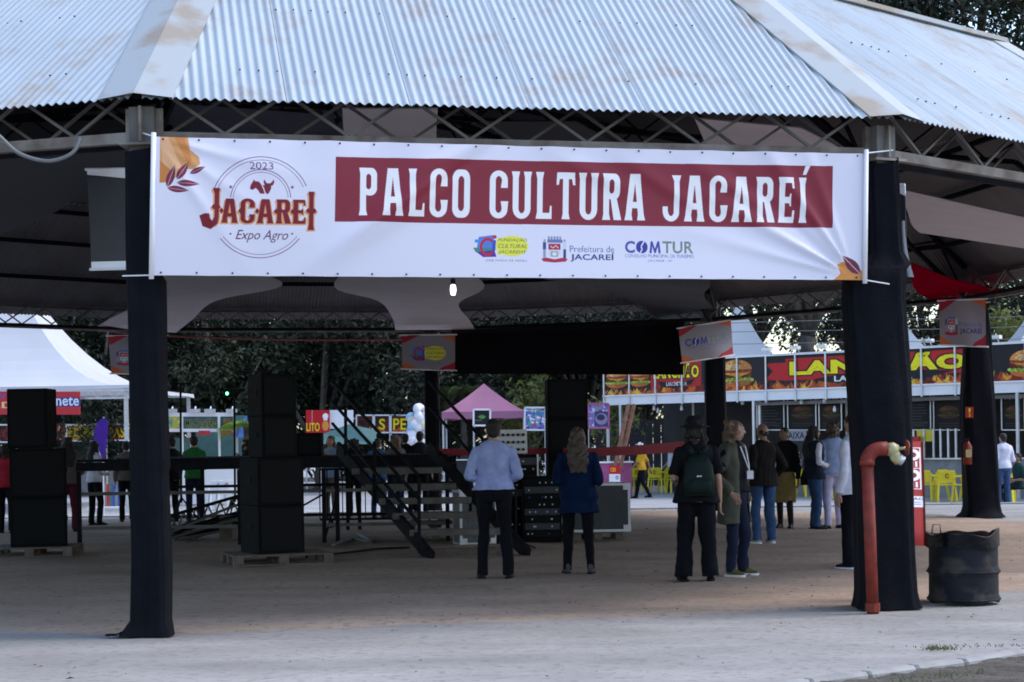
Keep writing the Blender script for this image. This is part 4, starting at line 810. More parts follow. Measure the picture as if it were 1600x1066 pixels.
def blades(cx, cy, sx, sy, n, h):
    for _ in range(n):
        x, y = R_.gauss(cx, sx), R_.gauss(cy, sy); a = R_.uniform(0, 6.28); hh = h * R_.uniform(.4, 1.2); wd = .004; k = len(gv); gv.extend([(x - wd, y, 0), (x + wd, y, 0), (x + math.cos(a) * hh * .7, y + math.sin(a) * hh * .7, hh)]); gf.append((k, k + 1, k + 2))
p_ = G(1470, 1016); blades(p_.x, p_.y + .03, .05, .03, 90, .04); p_ = G(1540, 1010); blades(p_.x, p_.y, .25, .05, 70, .018)
for px, py, n in ((1430, 1068, 70), (1475, 1060, 60), (1520, 1054, 40)): p_ = G(px, py); blades(p_.x, p_.y, .10, .06, n, .05)
tag(link('grass', raw('grass', gv, gf, m_grass)), 'thin grass along the near kerb', None, None, 'stuff')
# ---------------------------------------------------------------- tents and stalls
def px_quad(x0, y0, x1, y1, Y, Y1=None): Y1 = Y if Y1 is None else Y1; return P(x0, y1, Y), P(x1, y1, Y1), P(x1, y0, Y1), P(x0, y0, Y)
def tent(label, cx, cy, half, ez, az, mt, val=.22, leg=.03, conc=.5, hy=None, name='canopy_tent'):
    t = thing(name, label, 'tent', (cx, cy, -.2)); m = MB(); n = 12; k = 40; vs = []; hy = hy or half
    for j in range(n + 1):
        r = 1 - j / n; z = ez + (az - ez) * (1 - r) ** (1 / (1 - conc) if conc else 1)
        for i in range(k):
            s = i / k * 4; e = int(s); f = s - e; c = [(-1, -1), (1, -1), (1, 1), (-1, 1)]; a, b = c[e], c[(e + 1) % 4]; sag = 1 - .05 * math.sin(PI * f) * (1 if j < n else 0)
            vs.append((cx + half * r * (a[0] + (b[0] - a[0]) * f) * sag, cy + hy * r * (a[1] + (b[1] - a[1]) * f) * sag, z))
    m.add(vs, [(j * k + i, j * k + (i + 1) % k, (j + 1) * k + (i + 1) % k, (j + 1) * k + i) for j in range(n) for i in range(k)]).build('canopy', mt, t, smooth=False)
    v2 = []
    for z, o in ((ez, 1.0), (ez - val, 1.005)):
        for i in range(k):
            s = i / k * 4; e = int(s); f = s - e; c = [(-1, -1), (1, -1), (1, 1), (-1, 1)]; a, b = c[e], c[(e + 1) % 4]; sag = 1 - .05 * math.sin(PI * f); v2.append((cx + half * o * (a[0] + (b[0] - a[0]) * f) * sag, cy + hy * o * (a[1] + (b[1] - a[1]) * f) * sag, z + (.02 * math.sin(i * 2.1) if z < ez else 0)))
    MB().add(v2, [(k + i, k + (i + 1) % k, (i + 1) % k, i) for i in range(k)]).build('valance', mt, t)
    for sx in (-1, 1):
        for sy in (-1, 1): MB().box((cx + sx * half * .97, cy + sy * hy * .97, (ez - .25) / 2), (leg * 2, leg * 2, ez + .15)).build('leg', m_silver, t)
    return t
cx_ = P(15, 600, 50).x; hw_ = P(203, 600, 45.2).x - cx_
wt = tent('huge white pyramid tent at the left behind the speakers', cx_, 45.2 + hw_, hw_, 3.12, 7.2, m_tent, .10, .05, .58)
tm = MB()
for z in (2.98, 2.78): tm.bar((cx_ - hw_, 45.2, z), (cx_ + hw_, 45.2, z), .04)
for i in range(44): x = cx_ - hw_ + 2 * hw_ * i / 44; tm.bar((x, 45.2, 2.98 if i % 2 else 2.78), (x + 2 * hw_ / 44, 45.2, 2.78 if i % 2 else 2.98), .02)
tm.build('eave_truss', m_silver, wt)
def board(label, x0, y0, x1, y1, Y, pr, name='sign_board', Y1=None, t=.04, frame=None, legs=False, cat='sign', group=None, tilt=None):
    a, b, c, d = px_quad(x0, y0, x1, y1, Y, Y1)
    if tilt: b = P(x1, y1 + tilt, Y1 or Y); c = P(x1, y0 + tilt, Y1 or Y)
    r = thing(name, label, cat, (a + b) / 2, 0, group); MB().sheet(a, b, c, d, t).build('panel', pr, r)
    if frame:
        for p, q in ((a, b), (b, c), (c, d), (d, a)): MB().bar(p + Vector((0, -.01, 0)), q + Vector((0, -.01, 0)), .05).build('frame_bar', frame, r)
    if legs:
        for p in (a, b): MB().bar(Vector((p.x, p.y + .06, -.2)), p + Vector((0, .06, 0)), .05).build('support', m_silver, r)
    return r
m_teal = mat('teal_canvas', (.06, .14, .14), .7); m_kred = mat('kiosk_red', (.45, .02, .03), .5); m_magenta = mat('magenta_cloth', (.42, .10, .26), .7); m_blue = mat('blue_canvas', (.03, .09, .34), .7); m_dkwall = mat('dark_stall_wall', (.026, .025, .027), .8, .3, 3); m_grey = mat('grey_counter', (.22, .22, .23), .5, .2, 4, metal=.3); m_pink = mat('pink_tent_fabric', (.42, .17, .28), .65, .08, 1.5, tr=.25)
board('red sign with yellow and blue lettering under the white tent', -40, 612, 125, 648, 44.9, p_ice)
board('dark red food sign at the left edge', -30, 664, 25, 691, 62, p_food, legs=True, frame=m_white)
board('yellow DOG sign of the hot dog stall', 104, 664, 146, 689, 60, p_dog, legs=True, frame=m_white)
board('maroon sign with big yellow letters beside the purple feather flag', 166, 663, 222, 688, 60, p_pas, legs=True, frame=m_white)
board('small dark food sign left of the yellow DOG sign', 84, 662, 104, 688, 60.3, p_food, legs=True)
# long counter hidden under those signs
def kiosk(label, x0, x1, ybot, ytop, Y, mt, name='stall_counter'):
    a, b = P(x0, ybot, Y), P(x1, ybot, Y); h = P(x0, ytop, Y).z; r = thing(name, label, 'counter', ((a.x + b.x) / 2, Y, -.2)); MB().box(((a.x + b.x) / 2, Y + .3, (h - .2) / 2), (b.x - a.x, .6, h + .2)).build('base', mt, r); MB().box(((a.x + b.x) / 2, Y + .3, h + .02), (b.x - a.x + .1, .72, .04)).build('top', m_white, r); return r
kiosk('white counter seen under the stage deck at the left', 140, 200, 815, 795, 46, m_white); kiosk('grey counter under the hot dog sign', 90, 215, 770, 722, 61, m_grey)
# row of coloured bottles/crates under the stage
bt_ = thing('striped_screen', 'blue and red striped screen seen under the stage deck', 'screen', P(185, 795, 46.4))
for i in range(12): MB().box(P(160 + i * 4.4, 775, 46.4), (.07, .03, .62)).build('stripe', (m_blue, m_kred, m_grey, m_teal)[(0, 2, 1, 3, 0, 2)[i % 6]], bt_)
kc = P(316, 670, 50); kz = lambda y: P(316, y, 50).z
kk = thing('corn_kiosk', 'corn kiosk with MILHO VERDE sign and teal panels', 'kiosk', (kc.x, 50, -.2)); kx0, kx1 = P(286, 660, 50).x, P(367, 660, 50).x; ksx = P(255, 660, 50).x
MB().sheet(*px_quad(287, 651, 366, 670, 50), .05).build('front_sign', p_milho, kk); MB().sheet(P(248, 672, 51.5), P(284, 671, 50), P(284, 650, 50), P(248, 652, 51.5), .05).build('side_sign', p_milho2, kk)
for y0, y1 in ((645, 651), (670, 675)): MB().sheet(*px_quad(248, y0, 367, y1, 49.95), .08).build('trim', m_white, kk)
MB().box(((ksx + kx0) / 2, 50.5, 1.0), (kx0 - ksx + .2, .04, 1.5)).build('side_panel', m_teal, kk); MB().box(((kx0 + kx1) / 2, 52, 1.2), (kx1 - kx0, .05, 2.4)).build('back_wall', m_teal, kk)
MB().box(((kx0 + kx1) / 2, 50.1, .45), (kx1 - kx0, .5, 1.2)).build('counter', m_white, kk)
for px in (284, 342, 366): MB().bar(Vector((P(px, 600, 49.9).x, 49.9, -.2)), P(px, 650, 49.9), .06).build('post', m_white, kk)
for px, a in ((318, 4), (352, -3)): MB().sheet(*px_quad(px - 8, 673, px + 10, 680, 49.8), .02).build('price_board', m_kred, kk)
def floodlamp(px, py, Y, par):
    p = P(px, py, Y); MB().tube([p + Vector((0, .3, -.15)), p + Vector((0, .15, .12)), p], .02, 5).box(p, (.30, .16, .10)).build('floodlight', m_silver, par)
for px in (268, 304, 328, 362): floodlamp(px, 642, 49.8, kk)
ub = thing('blue_awning', 'blue canvas panel between the corn kiosk and the speakers', 'awning', P(378, 690, 51)); MB().sheet(P(370, 684, 51), P(388, 684, 51.4), P(386, 650, 51.4), P(374, 664, 51), .03).build('canvas', m_blue, ub); MB().bar(Vector((P(370, 684, 51).x, 51.1, -.2)), P(370, 662, 51.1), .05).build('pole', m_silver, ub)
board('red sign with yellow letters and a white chef hat', 478, 641, 515, 677, 60, p_lito, legs=True)
board('blank white panel right of the red sign', 515, 641, 552, 670, 60.1, m_white, legs=True, cat='panel')
ta = thing('stall_awning', 'grey teal peaked awning below the blank white panel', 'awning', P(545, 695, 58)); MB().add([P(500, 694, 58), P(588, 694, 58), P(588, 672, 59), P(545, 663, 59), P(505, 678, 59)], [(0, 1, 2, 3, 4)]).build('canvas', m_teal, ta)
for px in (502, 586): MB().bar(Vector((P(px, 690, 58.2).x, 58.2, -.2)), P(px, 692, 58.2), .05).build('pole', m_silver, ta)
for lb_, a, b, pr in (('dark fiery sign panel left of the letter S', 557, 583, p_dark), ('dark sign panel with yellow letter S', 585, 609, p_s), ('dark sign panel with yellow letters PE', 611, 638, p_pe)): board(lb_, a, 649, b, 676, 61, pr, frame=m_white, legs=True, group='fiery sign panels')
cdp = P(654, 690, 52); cds = thing('candy_display', 'heap of white and pastel bags hung beside the slender post', 'display', (cdp.x, 52, -.2)); bme = MB().ball((0, 0, 0), (.16, .13, .17), 9, 6); cols_ = [raw('bag', bme.v, bme.f, mat('pastel_bag_' + n_, c_, .35, .1), True) for n_, c_ in (('white', (.75, .75, .8)), ('blue', (.35, .55, .75)), ('pink', (.7, .5, .55)), ('cream', (.75, .68, .5)))]
R_ = random.Random(2)
for i in range(64):
    px, py = R_.uniform(641, 670), R_.uniform(637, 694)
    if py < 650 and px < 650 - (650 - py) * .1 and R_.random() < .8: continue
    o = link('bag', cols_[R_.choice((0, 0, 0, 1, 2, 3))], cds); o.location = P(px, py, 52 + R_.uniform(-.2, .2)) - LOC[cds]; o.rotation_euler = (R_.random(), R_.random(), R_.random() * 3)
MB().bar((cdp.x, 52.2, -.2), (cdp.x, 52.2, 2.6), .06).build('pole', m_silver, cds)
gx0, gx1 = P(690, 645, 58).x, P(821, 645, 58).x
pt_ = tent('faded pink pop up gazebo behind the man in the blue shirt', (gx0 + gx1) / 2, 59.5, (gx1 - gx0) / 2, 2.52, 3.5, m_pink, .24, .03, .18)
kiosk('dark counter inside the pink gazebo', 700, 815, 760, 720, 59, m_dkwall)
board('black flag with a green plant hung before the pink gazebo', 740, 640, 766, 665, 50, p_plant, 'small_flag', frame=m_white, legs=True, cat='flag')
board('colourful purple and green menu board right of the pink gazebo', 820, 637, 852, 672, 55, p_acai1, legs=True, frame=m_white)
board('purple berry menu board right of the black speaker tower', 919, 631, 951, 669, 53, p_acai2, legs=True, frame=m_magenta)
lp_ = thing('leaning_ladder', 'red brown wooden ladder leaning under the small burger panels', 'ladder', G(958, 768, -.2))
for dx in (0, 9): MB().bar(P(952 + dx, 770, 50), P(982 + dx, 632, 51), .10, .05).build('rail', m_wood2, lp_)
for i in range(1, 11): f_ = i / 11; MB().bar(P(952, 770, 50).lerp(P(982, 632, 51), f_), P(961, 770, 50).lerp(P(991, 632, 51), f_), .04, .03).build('rung', m_wood2, lp_)
kiosk('magenta covered table beyond the flight case', 938, 988, 768, 724, 50.5, m_magenta, 'covered_table')
board('red and white board standing by the magenta table', 952, 728, 969, 753, 49.6, p_ces, legs=True)
fe = thing('board_fence', 'dark weathered board fence behind the yellow chairs', 'fence', (at(1040, 63), 63, -.2)); x = P(930, 680, 63).x
while x < P(1330, 680, 63).x:
    w_ = R_.uniform(.22, .3); MB().box((x + w_ / 2, 63 + R_.uniform(-.015, .015), 1.0 + R_.uniform(-.04, .04)), (w_ - .02, .03, 2.4)).build('board', m_dkwood, fe) if False else MB().box((x + w_ / 2, 63 + R_.uniform(-.015, .015), 1.0 + R_.uniform(-.04, .04)), (w_ - .02, .03, 2.4)).build('board', m_dkwall, fe); x += w_
# ---------------------------------------------------------------- the long burger stall on the right
st = thing('burger_stall', 'long burger stall with a black and red LANCHÃO fascia on white frames', 'stall', (SO_.x, SO_.y, -.2), SANG)
zB = lambda px, py: (lambda d: EYE + ray(px, py)[1] * (SO_.y + SDIR.y * d))(su(px))
zbot, ztop = zB(1300, 606) + .2, zB(1300, 552) + .2; HS = ztop - zbot; zs0 = zbot - .30
npan = int(round(SL)); pw = SL / npan
for i in range(npan):
    m = MB(); m.add([(i * pw + .004, 0, zbot), ((i + 1) * pw - .004, 0, zbot), ((i + 1) * pw - .004, 0, ztop), (i * pw + .004, 0, ztop), (i * pw + .004, .03, zbot), ((i + 1) * pw - .004, .03, zbot), ((i + 1) * pw - .004, .03, ztop), (i * pw + .004, .03, ztop)], [(0, 1, 2, 3), (7, 6, 5, 4), (0, 4, 5, 1), (2, 6, 7, 3), (0, 3, 7, 4), (1, 5, 6, 2)], [(i / npan, 0), ((i + 1) / npan, 0), ((i + 1) / npan, 1), (i / npan, 1)] * 2); m.build('fascia_panel', p_fascia, st, False)
    MB().box(((i + .5) * pw, .01, zs0 + .14), (pw - .006, .025, .27)).build('lower_panel', m_white, st, False)
for i in range(npan + 1): MB().bar((i * pw, -.03, zs0 - .03), (i * pw, -.03, ztop + .03), .045).build('frame_bar', m_silver, st, False)
MB().bar((-.05, -.03, ztop + .03), (SL + .05, -.03, ztop + .03), .06).build('top_rail', m_white, st, False); MB().bar((-.05, -.03, zbot - .01), (SL + .05, -.03, zbot - .01), .045).build('mid_rail', m_white, st, False)
MB().box((SL / 2, 3.1, ztop / 2), (SL, .06, ztop)).build('back_wall', m_dkwall, st, False); MB().box((SL / 2, 1.6, ztop - .25), (SL, 3.0, .05)).build('roof', m_dkwall, st, False); MB().box((SL / 2 + 2.6, .5, zs0 - .08), (SL - 5.2, .12, .10)).build('lintel', m_grey, st, False)
u1 = su(1180)
for px in (950, 970, 1172, 1178, 1415, 1417, 1507, 1590): MB().bar((su(px), -.03 if px != 1172 else .5, 0), (su(px), -.03 if px != 1172 else .5, zs0), .07).build('post', m_silver, st, False)
def inner(px, py, off):   # point on the plane parallel to the fascia, off metres behind it (stall coordinates)
    u, v = ray(px, py); nx, ny = -SDIR.y, SDIR.x; o = Vector((SO_.x + nx * off, SO_.y + ny * off, 0)); d = (o.y * u - o.x) / (SDIR.x - u * SDIR.y); Y = o.y + SDIR.y * d; return Vector((d, off, EYE + v * Y + .2))
for i, (a, b) in enumerate(((1184, 1226), (1232, 1276), (1281, 1316), (1420, 1455), (1460, 1505), (1566, 1602))):
    ia, ib = inner(a, 672, .8), inner(b, 672, .8); zt_ = inner((a + b) / 2, 618, .8).z
    m = MB().add([ia, ib, (ib.x, .8, zt_), (ia.x, .8, zt_)], [(0, 1, 2, 3)], [(0, 0), (1, 0), (1, 1), (0, 1)]); mb = m.build('menu_board', p_menus[i], st, False)
    for p_0, p_1 in (((ia.x, .78, ia.z), (ib.x, .78, ib.z)), ((ia.x, .78, ia.z), (ia.x, .78, zt_)), ((ib.x, .78, ib.z), (ib.x, .78, zt_))): MB().bar(p_0, p_1, .03).build('board_frame', m_silver, mb, False)
for i, (a, b) in enumerate(((1180, 1330), (1416, 1512), (1560, 1680))):
    ia, ib = inner(a, 728, .6), inner(b, 728, .6); MB().box(((ia.x + ib.x) / 2, .9, .52), (ib.x - ia.x, .6, 1.04)).build('counter', m_grey, st, False); MB().box(((ia.x + ib.x) / 2, .88, 1.06), (ib.x - ia.x + .05, .75, .04)).build('counter_top', m_silver, st, False)
for px in (1459, 1470, 1482, 1494, 1428, 1444): q_ = inner(px, 700, .62); MB().bar((q_.x, .62, 1.08), (q_.x, .62, zs0 - .9), .05).build('steel_tube', m_silver, st, False)
q0, q1 = inner(1434, 690, .7), inner(1458, 672, .7); MB().box(((q0.x + q1.x) / 2, .7, (q0.z + q1.z) / 2), (q1.x - q0.x, .1, q1.z - q0.z)).build('yellow_panel', m_yellow, st, False)
q0, q1 = inner(1420, 690, .5), inner(1437, 682, .5); MB().box(((q0.x + q1.x) / 2, .5, (q0.z + q1.z) / 2), (q1.x - q0.x, .1, q1.z - q0.z)).build('red_panel', m_kred, st, False)
q0, q1 = inner(1222, 727, .4), inner(1260, 672, .4); MB().add([(q0.x, .4, q0.z), (q1.x, .4, q0.z), (q1.x, .4, q1.z), (q0.x, .4, q1.z)], [(0, 1, 2, 3)], [(0, 0), (1, 0), (1, 1), (0, 1)]).build('cashier_board', p_caixa, st, False)
bl = MB().rings([(0, 0, -.07, .02, .02), (0, 0, -.05, .045, .045), (0, 0, 0, .05, .05), (0, 0, .06, .03, .03), (0, 0, .10, .02, .02)], 10); blm = raw('bulb', bl.v, bl.f, m_glasswh, True)
for px, py in ((1022, 638), (1028, 642), (1065, 638), (1160, 629), (1197, 627), (1252, 628), (1288, 626), (1304, 640), (1530, 640)): q_ = inner(px, py, .3); o = link('bulb', blm, st); o.location = q_
for px in (1205, 1248, 1290, 1445, 1455, 1560): q_ = inner(px, 548, 0); d = MB().tube([(q_.x, .1, ztop), (q_.x, -.15, ztop + .28), (q_.x + .1, -.35, ztop + .2)], .018, 5).box((q_.x + .12, -.4, ztop + .18), (.28, .16, .09)); d.build('floodlight', m_silver, st, False)
tent('white peaked canopy behind the big painted burger', at(1156, 56), 56, 1.75, 3.6, 6.0, m_tent, .2, .03, .5); tent('white peaked canopy showing right of the draped post', at(1392, 53), 53, 1.75, 3.6, 5.7, m_tent, .2, .03, .5); tent('white canopy at the right edge above the stall', at(1625, 51), 51, 1.75, 3.6, 5.5, m_tent, .2, .03, .5)
# plastic chairs
def chair(label, p, rz, mt, group='yellow plastic chairs'):
    t = thing('plastic_chair', label, 'chair', p, rz, group)
    MB().box((0, 0, .43), (.42, .42, .03)).build('seat', mt, t, False, bevel=.012)
    bk_ = MB(); n = 8
    for i in range(n):
        a0, a1 = -1 + 2 * i / n, -1 + 2 * (i + 1) / n; y = lambda a: -.20 + .05 * a * a; zt_ = lambda a: .80 - .07 * a * a
        bk_.add([(a0 * .22, y(a0), .52), (a1 * .22, y(a1), .52), (a1 * .23, y(a1) - .05, zt_(a1)), (a0 * .23, y(a0) - .05, zt_(a0)), (a0 * .22, y(a0) - .015, .52), (a1 * .22, y(a1) - .015, .52), (a1 * .23, y(a1) - .065, zt_(a1)), (a0 * .23, y(a0) - .065, zt_(a0))], [(0, 1, 2, 3), (7, 6, 5, 4), (0, 4, 5, 1), (2, 6, 7, 3), (1, 5, 6, 2), (0, 3, 7, 4)])
    bk_.bar((-.22, -.205, .51), (.22, -.205, .51), .03, .05).bar((-.2, -.245, .78), (.2, -.245, .78), .02, .05); bk_.build('backrest', mt, t, False)
    em = MB().tube([(.04 * math.cos(a), -.272 - .0, .66 + .05 * math.sin(a)) for a in np.linspace(.6, 5.9, 12)], .012, 5); em.build('emblem', m_red, t, False)
    for sx in (-1, 1):
        MB().bar((sx * .20, .20, .43), (sx * .24, .25, 0), .05, .04).build('leg', mt, t, False); MB().bar((sx * .20, -.19, .50), (sx * .24, -.28, 0), .05, .04).build('leg', mt, t, False); MB().tube([(sx * .20, .2, .43), (sx * .25, .18, .64), (sx * .25, -.1, .66), (sx * .22, -.22, .66)], .022, 6).build('armrest', mt, t, False)
    return t
chs = [(988, 770, .5, 'left of the man in yellow'), (1026, 770, -.3, 'just right of the man in yellow'), (1044, 770, .4, 'in front of the lime washed trunk'), (1056, 771, .2, 'behind the hat wearer'), (1240, 776, .3, 'left of the woman in the vest'), (1252, 777, -.5, 'touching the woman in the vest'), (1284, 779, .1, 'behind the striped shirt'), (1446, 783, -.5, 'leftmost beside the red board'), (1461, 782, .7, 'second in the row before the counter'), (1478, 784, -.1, 'with its back turned in the row before the counter'), (1503, 784, 1.3, 'with pale arms before the counter'), (1520, 782, .2, 'half behind the far right post'), (1584, 786, .4, 'under the seated people at the right edge')]
for px, py, rz, w_ in chs: chair('yellow plastic chair ' + w_, G(px, py, -.2), rz, m_yellow)
for px, w_ in ((338, 'left'), (350, 'right')): chair('white plastic chair before the corn kiosk, %s one of two' % w_, Vector((at(px, 46), 46, -.2)) + Vector((0, 0, .75)) * 0, .3, m_glasswh, 'white chairs at the corn kiosk')
# ---------------------------------------------------------------- stage, stairs, sound gear
stg = thing('stage', 'raised steel framed stage deck with open legs behind the speakers', 'stage', (P(410, 720, 28).x, 28, 0)); sx0, sx1 = P(119, 720, 26.3).x, P(700, 720, 26.3).x; DZ = 1.32
for i in range(14):
    a, b = sx0 + (sx1 - sx0) * i / 14, sx0 + (sx1 - sx0) * (i + 1) / 14; MB().box(((a + b) / 2, 28.2, DZ - .02), (b - a - .012, 3.8, .04)).build('deck_board', m_dsteel, stg)
for y in (26.3, 28.2, 30.1): MB().bar((sx0, y, DZ - .11), (sx1, y, DZ - .11), .06, .13).build('deck_beam', m_dsteel, stg)
for px in (122, 246, 373, 505, 526, 698):
    for y in (26.33, 30.1): MB().bar((P(px, 720, 26.3).x, y, .0), (P(px, 720, 26.3).x, y, DZ - .18), .06).build('leg', m_dsteel, stg)
for z in (.80, .28):
    for y in (26.33, 30.1): MB().bar((sx0, y, z), (sx1, y, z), .035, .05).build('rail', m_steel if y < 28 else m_dsteel, stg)
for a, b in ((505, 526), (373, 505)): MB().bar((P(a, 720, 26.3).x, 26.34, .05), (P(b, 720, 26.3).x, 26.34, .75), .03).build('cross_brace', m_dsteel, stg)
lt = thing('truss_section', 'dark steel truss section lying below the stage deck', 'truss', (P(315, 830, 25).x, 27.6, 0)); ta_, tb_ = P(258, 825, 27.6), P(372, 800, 28.2)
for dz, dy in ((0, 0), (.26, 0), (0, .26), (.26, .26)): MB().bar(Vector((ta_.x, ta_.y + dy, .12 + dz)), Vector((tb_.x, tb_.y + dy, .42 + dz)), .045).build('chord', m_dsteel, lt)
for i in range(12):
    f0, f1 = i / 12, (i + 1) / 12; za = .12 + .3 * f0; zb_2 = .12 + .3 * f1; MB().bar((ta_.x + (tb_.x - ta_.x) * f0, 27.6 + .6 * f0, za + (.26 if i % 2 else 0)), (ta_.x + (tb_.x - ta_.x) * f1, 27.6 + .6 * f1, zb_2 + (0 if i % 2 else .26)), .022).build('lacing', m_steel, lt)
for dx in (0, 1): MB().box((ta_.x + .25 if not dx else tb_.x - .1, 27.8, .05 if not dx else .19), (.2, .5, .12 if not dx else .38)).build('support_block', m_wood, lt)
R_ = random.Random(21); sb_ = thing('steel_bar_bundle', 'heap of dark steel tubes lying askew under the stage deck', 'steel tubes', (P(310, 830, 27).x, 27.2, 0))
for i in range(11):
    x0_ = P(262 + 6 * i, 830, 27).x; MB().tube([Vector((x0_ - .25, 26.8 + .1 * i, .04 + .05 * (i % 3))), Vector((x0_ + R_.uniform(.9, 1.4), 27.5 + .08 * i, .25 + R_.uniform(.0, .45)))], .024, 6).build('tube', m_dsteel if i % 3 else m_steel, sb_, smooth=True)
for k_, (px, py, a_) in enumerate(((678, 838, .05), (676, 838, -.04), (680, 838, .09))):
    q = G(px, 846); tpl = ('lowest', 'middle', 'top')[k_]; t = thing('pallet', '%s dark pallet of the pile under the stairs' % tpl, 'pallet', (q.x + .03 * k_, q.y + .5, .142 * k_), a_, 'wooden pallets under the gear')
    for i in range(6): MB().box((0, -.4 + .16 * i, .128), (.95, .12, .02)).build('board', m_wood, t, False)
    for i in range(3):
        for j in range(2): MB().box(((i - 1) * .41, -.4 + .8 * j, .07), (.11, .1, .094)).build('block', m_wood, t, False)
cb_ = thing('crowd_barrier', 'dark steel crowd barrier standing behind the stairs', 'barrier', (P(585, 800, 31).x, 31.2, 0)); xa_, xb_ = P(500, 800, 31.2).x, P(690, 800, 31.2).x
for z in (.15, 1.05): MB().bar((xa_, 31.2, z), (xb_, 31.2, z), .04).build('rail', m_dsteel, cb_)
for i in range(17): MB().bar((xa_ + (xb_ - xa_) * i / 16, 31.2, .15), (xa_ + (xb_ - xa_) * i / 16, 31.2, 1.05), .018).build('upright', m_dsteel, cb_)
for f_ in (.1, .9): MB().bar((xa_ + (xb_ - xa_) * f_, 30.95, .015), (xa_ + (xb_ - xa_) * f_, 31.45, .015), .04, .03).bar((xa_ + (xb_ - xa_) * f_, 31.2, .02), (xa_ + (xb_ - xa_) * f_, 31.2, .16), .04).build('foot', m_dsteel, cb_)
# stairs
m_tread = mat('worn_tread', (.13, .115, .105), .85, .3, 7, bump=.3)
tre = [(640, 785, 832, 22.95), (613, 760, 806, 23.45), (592, 736, 783, 23.95), (570, 712, 761, 24.45), (550, 690, 736, 24.95)]
stw = thing('stairs', 'open steel stairs with pale treads climbing to the stage', 'stairs', G(720, 872))
for xl, xr, y, Y in tre:
    a, b = P(xl, y, Y), P(xr, y, Y); MB().box(((a.x + b.x) / 2, Y + .12, (a.z + b.z) / 2), (b.x - a.x, .30, .085)).build('tread', m_tread, stw, bevel=.008)
sl_ = (G(676, 874), P(528, 700, 25.9)); sr_ = (G(826, 868), P(672, 700, 25.9))
for a, b in (sl_, sr_): MB().bar(a, b, .05, .19).build('stringer', m_dsteel, stw)
def rail_set(off_b, off_t, a, b, dzs):
    for dz in dzs: MB().tube([a + Vector((0, 0, dz)), b + Vector((0, 0, dz))], .024, 8).build('handrail', m_dsteel, stw, smooth=True)
rail_set(0, 0, P(655, 860, 22.6), P(520, 700, 25.7), (.98, .68, .36)); rail_set(0, 0, P(800, 850, 22.9), P(672, 700, 25.7), (.98, .6))
for px, yt, yb, Y in ((655, 747, 864, 22.55), (585, 690, 790, 24.3), (540, 640, 712, 25.5), (778, 745, 850, 23.2), (735, 695, 800, 24.3), (684, 640, 712, 25.5)): MB().bar(P(px, yb, Y), P(px, yt, Y), .045).build('rail_post', m_dsteel, stw)
def speaker(label, c, w, d, h, rz, group='black loudspeaker cabinets'):
    t = thing('speaker', label, 'speaker', c, rz, group)
    MB().box((0, 0, h / 2), (w, d, h)).build('cabinet', m_blk2, t, False, bevel=.008); MB().box((0, -d / 2 - .004, h / 2), (w - .07, .012, h - .08)).build('grille', m_grille, t, False)
    for sx in (-1, 1): MB().box((sx * (w / 2 + .004), 0, h * .55), (.012, .16, .07)).build('handle', m_dsteel, t, False)
    return t
def pallet(label, p, w, d, rz):
    t = thing('pallet', label, 'pallet', p, rz, 'wooden pallets under the gear')
    for i in range(7): MB().box((0, -d / 2 + (i + .5) * d / 7, .128), (w, d / 7 - .025, .02)).build('board', m_wood, t, False)
    for i in range(3):
        for j in range(3): MB().box(((i - 1) * (w / 2 - .06), (j - 1) * (d / 2 - .06), .07), (.12, .12, .094)).build('block', m_wood, t, False)
    for j in range(3): MB().box((0, (j - 1) * (d / 2 - .06), .013), (w, .1, .02)).build('runner', m_wood, t, False)
    return t
mp = Vector((P(426, 860, 22.1).x, 22.1, 0)); ra = math.radians(30)
pallet('wooden pallet under the middle speaker stack', mp + Vector((.05, 0, 0)), 1.25, 1.05, math.radians(18))
speaker('bottom subwoofer of the middle speaker stack', mp + Vector((0, 0, .14)), .62, .62, .60, ra); speaker('second subwoofer from the ground in the middle stack', mp + Vector((0, 0, .742)), .62, .62, .60, ra)
speaker('lower of the two narrow top cabinets in the middle stack', mp + Vector((.02, 0, 1.344)), .47, .46, .52, ra); speaker('topmost cabinet of the middle speaker stack', mp + Vector((.02, 0, 1.866)), .47, .46, .53, ra)
lp2 = Vector((P(62, 855, 24.4).x, 24.4, 0)); rb = math.radians(14)
pallet('wooden pallet under the left speaker stack', lp2 + Vector((-.05, 0, 0)), 1.15, 1.0, .08)
speaker('bottom subwoofer of the left speaker stack', lp2 + Vector((0, 0, .14)), .76, .7, .68, rb); speaker('upper subwoofer of the left speaker stack', lp2 + Vector((0, 0, .822)), .76, .7, .68, rb)
speaker('narrow top cabinet of the left speaker stack', lp2 + Vector((-.08, 0, 1.504)), .56, .5, .83, 0)
rp = Vector((P(887, 800, 27).x, 27, 0))
for i, w_ in enumerate(('bottom', 'second', 'third', 'topmost')): speaker('%s cabinet of the tall black tower behind the woman in blue' % w_, rp + Vector((0, 0, .612 * i)), .62, .6, .61, .05)
speaker('black monitor speaker on the stage deck right of the middle stack', Vector((P(485, 712, 27).x, 27, DZ)), .38, .36, .36, 0)
